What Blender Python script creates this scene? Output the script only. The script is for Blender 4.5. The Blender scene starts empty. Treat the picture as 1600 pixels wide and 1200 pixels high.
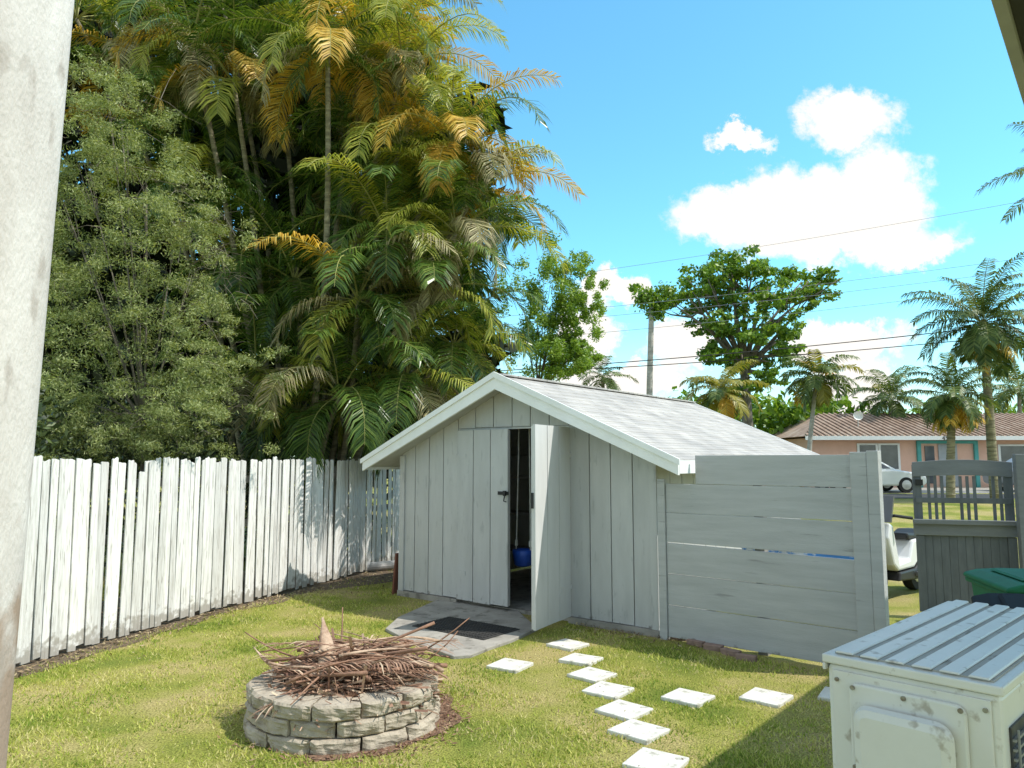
import bpy, bmesh, math, random
import numpy as np
from mathutils import Vector, Matrix, noise
random.seed(7); RNG = np.random.default_rng(7)
S = bpy.context.scene; COL = S.collection
PI = math.pi
# ------------------------------------------------------------------ camera
H = 1.8; F = 1155.0; P = math.atan(118/1155.0)
cd = bpy.data.cameras.new('camera'); cam = bpy.data.objects.new('camera', cd); COL.objects.link(cam)
cd.lens = 26.0; cd.sensor_width = 36; cd.clip_end = 2000; cd.clip_start = .05
cam.location = (0, 0, H); cam.rotation_euler = (PI/2 + P, 0, 0); S.camera = cam
S.view_settings.view_transform = 'Standard'; S.view_settings.look = 'None'
S.view_settings.exposure = 0; S.view_settings.gamma = 1
def ray(px, py):
    x = (px-800)/F; y = (py-600)/F
    return Vector((x, math.cos(P)+y*math.sin(P), math.sin(P)-y*math.cos(P)))
def at(px, py, Y):
    d = ray(px, py); return Vector((0, 0, H)) + d*(Y/d.y)
def gnd(px, py, z=0):
    d = ray(px, py); return Vector((0, 0, H)) + d*((z-H)/d.z)
# ------------------------------------------------------------------ helpers
RM = {}
def tag(o, label=None, cat=None, group=None, kind=None):
    if label: o['label'] = label
    if cat: o['category'] = cat
    if group: o['group'] = group
    if kind: o['kind'] = kind
    return o
def empty(name, loc, rz=0, label=None, cat=None, group=None):
    o = bpy.data.objects.new(name, None); COL.objects.link(o); o.empty_display_size = .1
    o.location = loc; o.rotation_euler = (0, 0, rz)
    RM[o.name] = Matrix.Translation(Vector(loc)) @ Matrix.Rotation(rz, 4, 'Z')
    return tag(o, label, cat, group)
class MB:
    def __init__(s): s.v = []; s.f = []; s.m = []
    def add(s, vs, fs, m=0):
        b = len(s.v); s.v += [tuple(x) for x in vs]
        for q in fs: s.f.append(tuple(b+i for i in q)); s.m.append(m)
    def hexa(s, p, m=0):
        s.add(p, [(0,3,2,1),(4,5,6,7),(0,1,5,4),(1,2,6,5),(2,3,7,6),(3,0,4,7)], m)
    def box(s, x0, x1, y0, y1, z0, z1, M=None, m=0):
        p = [Vector(q) for q in ((x0,y0,z0),(x1,y0,z0),(x1,y1,z0),(x0,y1,z0),(x0,y0,z1),(x1,y0,z1),(x1,y1,z1),(x0,y1,z1))]
        if M is not None: p = [M @ q for q in p]
        s.hexa(p, m)
    def prism(s, poly, y0, y1, M=None, m=0):          # poly in (x,z), extruded along y
        n = len(poly)
        p = [Vector((x, y0, z)) for x, z in poly] + [Vector((x, y1, z)) for x, z in poly]
        if M is not None: p = [M @ q for q in p]
        s.add(p, [tuple(range(n)), tuple(range(2*n-1, n-1, -1))] + [(i, i+n, (i+1) % n+n, (i+1) % n) for i in range(n)], m)
    def tube(s, pts, rad, n=6, m=0, cap=True):
        pts = [Vector(p) for p in pts]
        if not hasattr(rad, '__len__'): rad = [rad]*len(pts)
        vs = []; L = len(pts)
        for i, p in enumerate(pts):
            d = (pts[min(i+1, L-1)] - pts[max(i-1, 0)]).normalized()
            a = d.cross(Vector((0, 0, 1)) if abs(d.z) < .9 else Vector((1, 0, 0))).normalized(); b = d.cross(a)
            for k in range(n):
                t = 2*PI*k/n; vs.append(p + a*(rad[i]*math.cos(t)) + b*(rad[i]*math.sin(t)))
        fs = [(i*n+k, i*n+(k+1) % n, (i+1)*n+(k+1) % n, (i+1)*n+k) for i in range(L-1) for k in range(n)]
        if cap: fs += [tuple(range(n-1, -1, -1)), tuple((L-1)*n+k for k in range(n))]
        s.add(vs, fs, m)
    def lathe(s, prof, c, n=20, m=0, ax='Z'):
        vs = []
        for r, z in prof:
            for k in range(n):
                t = 2*PI*k/n
                q = (r*math.cos(t), r*math.sin(t), z) if ax == 'Z' else (r*math.cos(t), z, r*math.sin(t))
                vs.append(Vector(c)+Vector(q))
        L = len(prof)
        fs = [(i*n+k, i*n+(k+1) % n, (i+1)*n+(k+1) % n, (i+1)*n+k) for i in range(L-1) for k in range(n)]
        fs += [tuple(range(n-1, -1, -1)), tuple((L-1)*n+k for k in range(n))]
        s.add(vs, fs, m)
    def build(s, name, mats, parent=None, local=False, smooth=False, bevel=0, origin=None):
        if not isinstance(mats, (list, tuple)): mats = [mats]
        me = bpy.data.meshes.new(name)
        if parent is not None:
            M = RM[parent.name]
            if local: vs = s.v
            else:
                I = M.inverted(); vs = [tuple(I @ Vector(p)) for p in s.v]
        else:
            if origin is None:
                a = np.array(s.v); mn = a.min(0); mx = a.max(0)
                origin = Vector(((mn[0]+mx[0])/2, (mn[1]+mx[1])/2, mn[2]))
            M = Matrix.Translation(Vector(origin)); ox, oy, oz = origin
            vs = [(p[0]-ox, p[1]-oy, p[2]-oz) for p in s.v]
        me.from_pydata(vs, [], s.f)
        for mt in mats: me.materials.append(mt)
        if len(mats) > 1: me.polygons.foreach_set('material_index', s.m)
        if smooth: me.polygons.foreach_set('use_smooth', [True]*len(s.f))
        me.update()
        o = bpy.data.objects.new(name, me); COL.objects.link(o)
        if parent is not None: o.parent = parent
        else: o.location = origin
        RM[o.name] = M
        if bevel:
            b = o.modifiers.new('bevel', 'BEVEL'); b.width = bevel; b.segments = 2; b.limit_method = 'ANGLE'; b.angle_limit = .6
        return o
def np_mesh(name, V, nper, mat, parent=None, origin=(0, 0, 0), smooth=False):
    """V: (n, nper, 3) polygons, each its own island"""
    M = RM[parent.name] if parent is not None else Matrix.Translation(Vector(origin))
    A = np.array(M.inverted()); v = V.reshape(-1, 3) @ A[:3, :3].T + A[:3, 3]
    n = len(V); me = bpy.data.meshes.new(name)
    me.vertices.add(len(v)); me.vertices.foreach_set('co', v.astype(np.float32).ravel())
    me.loops.add(n*nper); me.loops.foreach_set('vertex_index', np.arange(n*nper, dtype=np.int32))
    me.polygons.add(n); me.polygons.foreach_set('loop_start', (np.arange(n)*nper).astype(np.int32))
    me.polygons.foreach_set('loop_total', np.full(n, nper, dtype=np.int32))
    me.materials.append(mat); me.update(calc_edges=True); me.validate()
    o = bpy.data.objects.new(name, me); COL.objects.link(o)
    if parent is not None: o.parent = parent
    else: o.location = origin
    RM[o.name] = M
    return o
def leaf_polys(clumps, size, aspect=.45, shell=2.2, up=.3):
    out = []
    for c, r, n in clumps:
        d = RNG.normal(size=(n, 3)); d /= np.linalg.norm(d, axis=1)[:, None]
        rr = RNG.random(n)**(1/shell) * (1+.18*RNG.normal(size=n))
        p = np.array(c) + d*rr[:, None]*np.array(r)
        nr = d*.5 + RNG.normal(size=(n, 3))*.6 + np.array([0, 0, up]); nr /= np.linalg.norm(nr, axis=1)[:, None]
        a = np.cross(nr, RNG.normal(size=(n, 3))); a /= np.linalg.norm(a, axis=1)[:, None]
        b = np.cross(nr, a); s = size*(.6+.8*RNG.random(n))[:, None]
        out.append(np.stack([p-a*s*.5, p-b*s*aspect*.5+a*s*.05, p+a*s*.5, p+b*s*aspect*.5+a*s*.05], 1))
    return np.concatenate(out)
# ------------------------------------------------------------------ materials
def nn(nt, t, **k):
    n = nt.nodes.new(t)
    for a, b in k.items(): setattr(n, a, b)
    return n
def base(name):
    m = bpy.data.materials.new(name); m.use_nodes = True; nt = m.node_tree
    return m, nt, nt.nodes['Principled BSDF'], nt.links.new
def ramp(nt, stops):
    r = nn(nt, 'ShaderNodeValToRGB'); e = r.color_ramp.elements
    while len(e) < len(stops): e.new(.5)
    for el, (p, c) in zip(e, stops): el.position = p; el.color = (*c, 1)
    return r
def mixc(nt, fac, a, b, mode='MIX'):
    m = nn(nt, 'ShaderNodeMix', data_type='RGBA', blend_type=mode); L = nt.links.new
    for sock, v in ((m.inputs[0], fac), (m.inputs[6], a), (m.inputs[7], b)):
        if hasattr(v, 'links'): L(v, sock)
        elif isinstance(v, (int, float)): sock.default_value = v
        else: sock.default_value = (*v, 1)
    return m.outputs[2]
def mathn(nt, op, a, b=None, clamp=False):
    m = nn(nt, 'ShaderNodeMath', operation=op, use_clamp=clamp)
    for i, v in enumerate((a, b)):
        if v is None: continue
        if hasattr(v, 'links'): nt.links.new(v, m.inputs[i])
        else: m.inputs[i].default_value = v
    return m.outputs[0]
def mat(name, c1, c2=None, scale=6, rough=.8, bump=0, bscale=60, stretch=(1, 1, 1), p=(.35, .65), island=0, dirt=None, speck=None, metal=0, spec=.3):
    m, nt, b, L = base(name)
    b.inputs['Roughness'].default_value = rough; b.inputs['Metallic'].default_value = metal
    b.inputs['Specular IOR Level'].default_value = spec
    if c2 is None: c2 = tuple(x*.8 for x in c1)
    tc = nn(nt, 'ShaderNodeTexCoord'); mp = nn(nt, 'ShaderNodeMapping'); mp.inputs['Scale'].default_value = stretch
    L(tc.outputs['Object'], mp.inputs['Vector'])
    no = nn(nt, 'ShaderNodeTexNoise'); no.inputs['Scale'].default_value = scale; no.inputs['Detail'].default_value = 6; no.inputs['Roughness'].default_value = .62
    L(mp.outputs[0], no.inputs['Vector'])
    r = ramp(nt, [(p[0], c1), (p[1], c2)]); L(no.outputs['Fac'], r.inputs[0]); col = r.outputs[0]
    if island:
        g = nn(nt, 'ShaderNodeNewGeometry'); mr = nn(nt, 'ShaderNodeMapRange'); L(g.outputs['Random Per Island'], mr.inputs[0])
        mr.inputs[3].default_value = 1-island; mr.inputs[4].default_value = 1+island*.3
        cc = nn(nt, 'ShaderNodeCombineColor')
        for i in range(3): L(mr.outputs[0], cc.inputs[i])
        col = mixc(nt, 1., col, cc.outputs[0], 'MULTIPLY')
    if dirt:                                   # (colour, z_full, z_none, noise scale, amount)
        dc, z0, z1, ds, am = dirt
        sx = nn(nt, 'ShaderNodeSeparateXYZ'); L(tc.outputs['Object'], sx.inputs[0])
        mr = nn(nt, 'ShaderNodeMapRange'); L(sx.outputs[2], mr.inputs[0])
        mr.inputs[1].default_value = z0; mr.inputs[2].default_value = z1; mr.inputs[3].default_value = 1; mr.inputs[4].default_value = 0
        n2 = nn(nt, 'ShaderNodeTexNoise'); n2.inputs['Scale'].default_value = ds; n2.inputs['Detail'].default_value = 5; L(tc.outputs['Object'], n2.inputs['Vector'])
        f = mathn(nt, 'ADD', mr.outputs[0], n2.outputs['Fac']); f = mathn(nt, 'SUBTRACT', f, 1.0)
        f = mathn(nt, 'MULTIPLY', f, 6, True); f = mathn(nt, 'MULTIPLY', f, am)
        col = mixc(nt, f, col, dc)
    if speck:                                  # (colour, scale, threshold, amount)
        sc, ss, th, am = speck
        n3 = nn(nt, 'ShaderNodeTexNoise'); n3.inputs['Scale'].default_value = ss; n3.inputs['Detail'].default_value = 6; L(mp.outputs[0], n3.inputs['Vector'])
        f = mathn(nt, 'SUBTRACT', n3.outputs['Fac'], th); f = mathn(nt, 'MULTIPLY', f, 12, True); f = mathn(nt, 'MULTIPLY', f, am)
        col = mixc(nt, f, col, sc)
    L(col, b.inputs['Base Color'])
    if bump:
        nb = nn(nt, 'ShaderNodeTexNoise'); nb.inputs['Scale'].default_value = bscale; nb.inputs['Detail'].default_value = 4; L(mp.outputs[0], nb.inputs['Vector'])
        bp = nn(nt, 'ShaderNodeBump'); bp.inputs['Strength'].default_value = bump; bp.inputs['Distance'].default_value = .02
        L(nb.outputs['Fac'], bp.inputs['Height']); L(bp.outputs[0], b.inputs['Normal'])
    return m
def leafmat(name, stops, tr=.3, rough=.5):
    m, nt, b, L = base(name); b.inputs['Roughness'].default_value = rough; b.inputs['Specular IOR Level'].default_value = .35
    g = nn(nt, 'ShaderNodeNewGeometry'); r = ramp(nt, stops); L(g.outputs['Random Per Island'], r.inputs[0])
    L(r.outputs[0], b.inputs['Base Color'])
    if tr > .06:
        t = nn(nt, 'ShaderNodeBsdfTranslucent'); c = mixc(nt, 1., r.outputs[0], (1.6, 1.55, .7), 'MULTIPLY'); L(c, t.inputs['Color'])
        mx = nn(nt, 'ShaderNodeMixShader'); mx.inputs[0].default_value = tr
        L(b.outputs[0], mx.inputs[1]); L(t.outputs[0], mx.inputs[2]); L(mx.outputs[0], nt.nodes['Material Output'].inputs['Surface'])
    return m
M = {}
M['picket'] = mat('weathered_white_paint', (.87,.855,.82), (.58,.555,.51), 3, .85, .25, 40, (14, 14, 1.0), (.43,.72), .22, ((.30,.27,.22), -.10, .50, 14, .75), ((.33,.30,.265), 5, .60, .75))
M['rail'] = mat('grey_wood', (.3,.28,.25), (.2,.18,.16), 8, .9)
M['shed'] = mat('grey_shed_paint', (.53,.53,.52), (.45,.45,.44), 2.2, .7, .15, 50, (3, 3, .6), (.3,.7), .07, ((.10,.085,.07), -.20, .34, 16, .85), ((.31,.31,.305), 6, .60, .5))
M['opendoor'] = mat('sun_lightened_door_paint', (.64,.64,.63), (.56,.56,.55), 2.2, .7, .15, 50, (3, 3, .6), (.3,.7), .03, ((.16,.14,.12), -.25, .25, 18, .8))  # shed paint in a lighter copy, sunlight on the open door put into the colour
M['trim'] = mat('white_trim', (.87,.87,.85), (.81,.81,.79), 4, .6, .05, 50)
M['deck'] = mat('roof_underside', (.5,.5,.49), (.42,.42,.41), 4, .8)
M['greyfence'] = mat('grey_board_paint', (.51,.512,.505), (.41,.412,.405), 3, .75, .2, 45, (.5, 4, 5), (.3,.7), .10, ((.14,.12,.10), -.2, .25, 12, .7), ((.25,.245,.24), 5, .64, .65))
M['gate'] = mat('shade_darkened_gate_paint', (.145,.158,.168), (.105,.116,.124), 4, .75, .15, 40, (3, 3, .7), island=.05)  # gate grey darkened so the colour stands in for shade on its face
M['gaterail'] = mat('shade_darkened_rail_paint', (.21,.222,.23), (.165,.175,.182), 4, .75, .15, 40, (.7, 3, 3), island=.1)  # rail grey darkened for the same shade, a step lighter
M['concrete'] = mat('concrete', (.40,.375,.335), (.24,.225,.20), 4, .9, .3, 60, p=(.3,.7), speck=((.13,.12,.10), 9, .56, .65))
M['paver'] = mat('pale_paver', (.70,.69,.63), (.53,.51,.45), 7, .9, .3, 90, p=(.35,.75), speck=((.26,.24,.18), 14, .61, .65))
M['rubber'] = mat('faded_black_rubber', (.035,.035,.035), (.055,.053,.05), 12, .8, .3, 120)
M['block'] = mat('tan_split_block', (.54,.465,.36), (.31,.26,.20), 7, .95, .7, 30, p=(.3,.7), island=.2, speck=((.18,.15,.115), 9, .59, .65))
M['mulch'] = mat('mulch', (.26,.15,.095), (.13,.08,.055), 45, .95, .8, 60, p=(.35,.6), speck=((.36,.25,.16), 60, .58, .9))
M['soil'] = mat('soil', (.17,.12,.075), (.09,.07,.05), 30, .95, .6, 60, speck=((.28,.22,.14), 70, .58, .8))
M['chip'] = leafmat('bark_chips', [(0,(.12,.06,.04)),(.5,(.26,.14,.09)),(1,(.38,.26,.17))], .05, .9)
M['drystrip'] = leafmat('dry_frond_strips', [(0,(.14,.07,.048)),(.45,(.30,.17,.11)),(.8,(.43,.27,.18)),(1,(.60,.46,.32))], .05, .75)
M['litter'] = leafmat('dry_leaf_litter', [(0,(.12,.08,.05)),(.5,(.28,.20,.11)),(1,(.42,.34,.2))], .05, .8)
M['stalk'] = mat('dry_palm_stalk', (.36,.20,.13), (.18,.10,.065), 14, .8, .3, 60, p=(.3,.7))
M['stalkpale'] = mat('dry_palm_sheath', (.56,.41,.29), (.27,.155,.10), 9, .8, .4, 60, (1,1,1), (.35,.65))
M['trunk'] = mat('palm_trunk', (.33,.295,.19), (.16,.14,.09), 3, .9, .6, 18, (1,1,6), (.35,.6))
M['palegreystem'] = mat('pale_palm_trunk', (.48,.46,.42), (.34,.32,.29), 2, .9, .4, 8, (1,1,4))
M['bark'] = mat('bark', (.22,.19,.15), (.12,.10,.08), 9, .95, .6, 25, (1,1,.4))
M['rachis'] = mat('frond_rib', (.32,.31,.09), (.20,.20,.06), 6, .6)
M['fgreen'] = leafmat('areca_green', [(0,(.025,.058,.010)),(.45,(.068,.132,.020)),(1,(.18,.25,.045))], .28, .33)
M['fyellow'] = leafmat('areca_yellow_green', [(0,(.19,.23,.03)),(.6,(.33,.35,.05)),(1,(.50,.46,.09))], .33, .4)
M['forange'] = leafmat('areca_orange', [(0,(.40,.23,.03)),(.6,(.60,.38,.05)),(1,(.66,.50,.13))], .25, .5)
M['fdry'] = leafmat('areca_dry', [(0,(.16,.135,.06)),(.6,(.30,.26,.125)),(1,(.45,.41,.22))], .2, .6)
M['coco'] = leafmat('coconut_green', [(0,(.045,.085,.02)),(.5,(.10,.15,.035)),(1,(.19,.24,.07))], .28, .45)
M['cocoy'] = leafmat('coconut_yellow', [(0,(.17,.18,.03)),(1,(.38,.33,.07))], .28, .45)
M['finebush'] = leafmat('fine_bush_leaf', [(0,(.10,.135,.04)),(.5,(.23,.275,.09)),(1,(.45,.48,.23))], .32, .5)
M['dark'] = leafmat('shade_dark_leaf', [(0,(.006,.011,.004)),(.6,(.012,.022,.006)),(1,(.028,.045,.011))], .05, .5)  # near black: shade in the gaps between the palms put into the leaf colour
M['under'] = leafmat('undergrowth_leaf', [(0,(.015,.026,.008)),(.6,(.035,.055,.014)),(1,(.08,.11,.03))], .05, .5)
M['midleaf'] = leafmat('mid_leaf', [(0,(.09,.17,.02)),(.5,(.18,.29,.035)),(1,(.31,.42,.08))], .36, .45)
M['bigleaf'] = leafmat('round_tree_leaf', [(0,(.055,.12,.012)),(.5,(.125,.23,.022)),(1,(.25,.36,.05))], .34, .45)
M['condenser'] = mat('offwhite_enamel', (.75,.725,.665), (.66,.635,.575), 5, .4, .02, 90, p=(.3,.75), speck=((.30,.24,.17), 24, .61, .65), spec=.4)
M['lid'] = mat('worn_grey_enamel', (.50,.465,.40), (.31,.285,.245), 6, .6, .03, 90, (3,.7,1), (.3,.7), speck=((.18,.15,.11), 20, .58, .7), spec=.2)
M['fins'] = mat('dark_fins', (.05,.05,.055), (.08,.08,.085), 30, .5)
M['guard'] = mat('grey_guard', (.30,.295,.28), (.24,.235,.225), 12, .5)
M['screw'] = mat('steel', (.4,.38,.35), (.25,.2,.17), 60, .4, metal=.8)
M['black'] = mat('black_metal', (.02,.02,.02), (.03,.03,.03), 20, .5)
M['column'] = mat('stucco_column', (.74,.69,.645), (.53,.475,.43), 4.5, .9, .2, 120, (1,1,.5), (.34,.68), 0, ((.32,.215,.145), 1.05, 2.15, 8, .85), ((.38,.325,.28), 12, .60, .6))
M['fascia'] = mat('grey_fascia', (.36,.37,.41), (.30,.31,.345), 5, .7)
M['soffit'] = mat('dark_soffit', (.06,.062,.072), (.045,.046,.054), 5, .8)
M['green'] = mat('green_plastic', (.012,.15,.065), (.01,.115,.05), 6, .6, spec=.3)
M['navy'] = mat('dark_plastic', (.014,.015,.018), (.01,.011,.013), 6, .8, spec=.15)
M['brick'] = mat('old_red_brick', (.36,.24,.19), (.22,.15,.125), 12, .95, .5, 40, p=(.3,.7), island=.1)
M['redwood'] = mat('red_brown_board', (.24,.09,.06), (.14,.06,.04), 6, .8, .2, 40, (4,4,.5))
M['log'] = mat('grey_pipe', (.46,.45,.44), (.34,.33,.32), 10, .8)
M['blue'] = mat('blue_plastic', (.02,.09,.45), (.015,.06,.33), 6, .4, spec=.5)
M['tarp'] = mat('blue_white_tarp', (.75,.8,.85), (.10,.32,.75), 4, .6, .2, 20, p=(.47,.53))
M['cord'] = mat('white_cord', (.75,.73,.68), (.6,.58,.52), 30, .8)
M['wire'] = mat('black_wire', (.02,.02,.022), (.03,.03,.03), 5, .6)
M['wirepale'] = mat('grey_wire', (.20,.24,.28), (.18,.2,.24), 5, .6)
M['peach'] = mat('peach_stucco', (.76,.47,.36), (.68,.41,.31), 1.5, .9, .1, 30)
M['white'] = mat('white_paint', (.8,.8,.78), (.74,.74,.72), 3, .5)
M['teal'] = mat('teal_paint', (.10,.38,.36), (.08,.32,.30), 3, .6)
M['doorgrey'] = mat('grey_door', (.38,.40,.42), (.33,.35,.37), 3, .6)
M['glass'] = mat('dark_glass', (.05,.06,.07), (.09,.10,.11), 1.5, .12, spec=.8)
M['carwhite'] = mat('white_car_paint', (.78,.78,.77), (.74,.74,.74), 2, .2, spec=.6)
M['cargrey'] = mat('grey_car_paint', (.28,.29,.31), (.25,.26,.28), 2, .2, spec=.6)
M['tyre'] = mat('tyre', (.02,.02,.02), (.03,.03,.03), 20, .85)
M['rim'] = mat('alloy', (.5,.5,.52), (.4,.4,.42), 10, .3, metal=.8)
M['lamp'] = mat('lamp_glass', (.8,.8,.82), (.7,.7,.74), 10, .1, spec=.8)
M['asphalt'] = mat('asphalt', (.06,.06,.06), (.045,.045,.046), 30, .9, .3, 90)
def brick_roof(name, c1, c2, mort, bw, rh, bump=.4):
    m, nt, b, L = base(name); b.inputs['Roughness'].default_value = .92; b.inputs['Specular IOR Level'].default_value = .15
    tc = nn(nt, 'ShaderNodeTexCoord'); sx = nn(nt, 'ShaderNodeSeparateXYZ'); L(tc.outputs['Object'], sx.inputs[0])
    cb = nn(nt, 'ShaderNodeCombineXYZ'); L(sx.outputs[1], cb.inputs[0]); L(sx.outputs[0], cb.inputs[1])
    bt = nn(nt, 'ShaderNodeTexBrick'); L(cb.outputs[0], bt.inputs['Vector']); bt.inputs['Scale'].default_value = 1
    bt.inputs['Brick Width'].default_value = bw; bt.inputs['Row Height'].default_value = rh; bt.inputs['Mortar Size'].default_value = .006
    bt.inputs['Color1'].default_value = (*c1, 1); bt.inputs['Color2'].default_value = (*c2, 1); bt.inputs['Mortar'].default_value = (*mort, 1)
    no = nn(nt, 'ShaderNodeTexNoise'); no.inputs['Scale'].default_value = 2.5; no.inputs['Detail'].default_value = 7; L(tc.outputs['Object'], no.inputs['Vector'])
    r = ramp(nt, [(.3, (.8,.8,.8)), (.7, (1.12,1.1,1.07))]); L(no.outputs['Fac'], r.inputs[0])
    L(mixc(nt, 1., bt.outputs['Color'], r.outputs[0], 'MULTIPLY'), b.inputs['Base Color'])
    n2 = nn(nt, 'ShaderNodeTexNoise'); n2.inputs['Scale'].default_value = 120; L(tc.outputs['Object'], n2.inputs['Vector'])
    bp = nn(nt, 'ShaderNodeBump'); bp.inputs['Strength'].default_value = bump; bp.inputs['Distance'].default_value = .01
    L(n2.outputs['Fac'], bp.inputs['Height']); L(bp.outputs[0], b.inputs['Normal'])
    return m
M['shingle'] = brick_roof('pale_shingles', (.47,.455,.435), (.40,.385,.37), (.31,.30,.29), .30, .137)
def tile_mat():
    m, nt, b, L = base('brown_roof_tile'); b.inputs['Roughness'].default_value = .9
    tc = nn(nt, 'ShaderNodeTexCoord'); no = nn(nt, 'ShaderNodeTexNoise'); no.inputs['Scale'].default_value = 1.4; no.inputs['Detail'].default_value = 8; no.inputs['Roughness'].default_value = .75
    L(tc.outputs['Object'], no.inputs['Vector'])
    r = ramp(nt, [(.32,(.20,.14,.105)), (.5,(.36,.25,.185)), (.68,(.46,.37,.30))]); L(no.outputs['Fac'], r.inputs[0]); L(r.outputs[0], b.inputs['Base Color'])
    return m
M['tile'] = tile_mat()
def grass_ground():
    m, nt, b, L = base('lawn_ground'); b.inputs['Roughness'].default_value = .95; b.inputs['Specular IOR Level'].default_value = .1
    tc = nn(nt, 'ShaderNodeTexCoord')
    n1 = nn(nt, 'ShaderNodeTexNoise'); n1.inputs['Scale'].default_value = 1.1; n1.inputs['Detail'].default_value = 6; L(tc.outputs['Object'], n1.inputs['Vector'])
    r1 = ramp(nt, [(.34,(.18,.23,.045)), (.47,(.33,.34,.085)), (.60,(.47,.40,.18))]); L(n1.outputs['Fac'], r1.inputs[0])
    n2 = nn(nt, 'ShaderNodeTexNoise'); n2.inputs['Scale'].default_value = 70; n2.inputs['Detail'].default_value = 5; L(tc.outputs['Object'], n2.inputs['Vector'])
    r2 = ramp(nt, [(.3,(.36,.36,.32)), (.65,(1.12,1.1,1.0))]); L(n2.outputs['Fac'], r2.inputs[0])
    L(mixc(nt, 1., r1.outputs[0], r2.outputs[0], 'MULTIPLY'), b.inputs['Base Color'])
    bp = nn(nt, 'ShaderNodeBump'); bp.inputs['Strength'].default_value = .8; bp.inputs['Distance'].default_value = .03
    L(n2.outputs['Fac'], bp.inputs['Height']); L(bp.outputs[0], b.inputs['Normal'])
    return m
M['ground'] = grass_ground()
def blade_mat():
    m, nt, b, L = base('grass_blade'); b.inputs['Roughness'].default_value = .6; b.inputs['Specular IOR Level'].default_value = .2
    tc = nn(nt, 'ShaderNodeTexCoord'); g = nn(nt, 'ShaderNodeNewGeometry')
    n1 = nn(nt, 'ShaderNodeTexNoise'); n1.inputs['Scale'].default_value = 1.3; n1.inputs['Detail'].default_value = 6; n1.inputs['Roughness'].default_value = .65; L(tc.outputs['Object'], n1.inputs['Vector'])
    f = mathn(nt, 'MULTIPLY', g.outputs['Random Per Island'], .35); f = mathn(nt, 'ADD', f, n1.outputs['Fac']); f = mathn(nt, 'SUBTRACT', f, .17)
    r = ramp(nt, [(.32,(.19,.29,.04)), (.44,(.40,.47,.075)), (.55,(.60,.59,.15)), (.70,(.70,.62,.30))]); L(f, r.inputs[0]); L(r.outputs[0], b.inputs['Base Color'])
    t = nn(nt, 'ShaderNodeBsdfTranslucent'); L(r.outputs[0], t.inputs['Color'])
    mx = nn(nt, 'ShaderNodeMixShader'); mx.inputs[0].default_value = .4
    L(b.outputs[0], mx.inputs[1]); L(t.outputs[0], mx.inputs[2]); L(mx.outputs[0], nt.nodes['Material Output'].inputs['Surface'])
    return m
M['blade'] = blade_mat()
# ------------------------------------------------------------------ light and sky
EL = math.radians(55); SD = Vector((.98, -.2, 0)).normalized()
SV = Vector((SD.x*math.cos(EL), SD.y*math.cos(EL), math.sin(EL)))
ld = bpy.data.lights.new('sun', 'SUN'); ld.energy = 5.0; ld.angle = math.radians(.5); ld.color = (1, .96, .88)
sun = bpy.data.objects.new('sun', ld); COL.objects.link(sun); sun.rotation_euler = SV.to_track_quat('Z', 'Y').to_euler(); sun.location = (20, -4, 30)
W = bpy.data.worlds.new('World'); S.world = W; W.use_nodes = True; nt = W.node_tree; L = nt.links.new
bg = nt.nodes['Background']; bg.inputs['Strength'].default_value = .14
sky = nn(nt, 'ShaderNodeTexSky', sky_type='NISHITA'); sky.sun_disc = False; sky.sun_elevation = EL; sky.sun_rotation = math.atan2(SD.x, SD.y)
sky.air_density = 1.0; sky.dust_density = .3; sky.ozone_density = 1.5
tint = mixc(nt, 1., sky.outputs[0], (1.15, 2.15, 2.12), 'MULTIPLY')
tc = nn(nt, 'ShaderNodeTexCoord'); sx = nn(nt, 'ShaderNodeSeparateXYZ'); L(tc.outputs['Generated'], sx.inputs[0])
ym = mathn(nt, 'MAXIMUM', sx.outputs[1], .05); u = mathn(nt, 'DIVIDE', sx.outputs[0], ym); v = mathn(nt, 'DIVIDE', sx.outputs[2], ym)
uv = nn(nt, 'ShaderNodeCombineXYZ'); L(u, uv.inputs[0]); L(v, uv.inputs[1])
no = nn(nt, 'ShaderNodeTexNoise'); no.inputs['Scale'].default_value = 14; no.inputs['Detail'].default_value = 7; no.inputs['Roughness'].default_value = .66; L(uv.outputs[0], no.inputs['Vector'])
sb = nn(nt, 'ShaderNodeVectorMath', operation='SUBTRACT'); L(no.outputs['Color'], sb.inputs[0]); sb.inputs[1].default_value = (.5, .5, .5)
scv = nn(nt, 'ShaderNodeVectorMath', operation='SCALE'); L(sb.outputs[0], scv.inputs[0]); scv.inputs['Scale'].default_value = .14
ad = nn(nt, 'ShaderNodeVectorMath', operation='ADD'); L(uv.outputs[0], ad.inputs[0]); L(scv.outputs[0], ad.inputs[1])
acc = None
for (cx, cy, rx, ry) in [(1150,335,105,60),(1255,325,125,75),(1370,305,98,88),(1310,375,200,58),(1425,392,98,40),(1335,190,92,64),(1155,225,58,24),
        (960,447,60,36),(910,520,60,75),(1320,532,120,42),(1060,545,65,52),(1330,600,80,50),(960,600,145,42)]:
    d = ray(cx, cy); u0, v0 = d.x/d.y, d.z/d.y
    q = nn(nt, 'ShaderNodeVectorMath', operation='SUBTRACT'); L(ad.outputs[0], q.inputs[0]); q.inputs[1].default_value = (u0, v0, 0)
    w = nn(nt, 'ShaderNodeVectorMath', operation='MULTIPLY'); L(q.outputs[0], w.inputs[0]); w.inputs[1].default_value = (F/rx, F/ry, 0)
    ln = nn(nt, 'ShaderNodeVectorMath', operation='LENGTH'); L(w.outputs[0], ln.inputs[0])
    k = mathn(nt, 'SUBTRACT', 1.05, ln.outputs['Value'])
    acc = k if acc is None else mathn(nt, 'MAXIMUM', acc, k)
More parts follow.
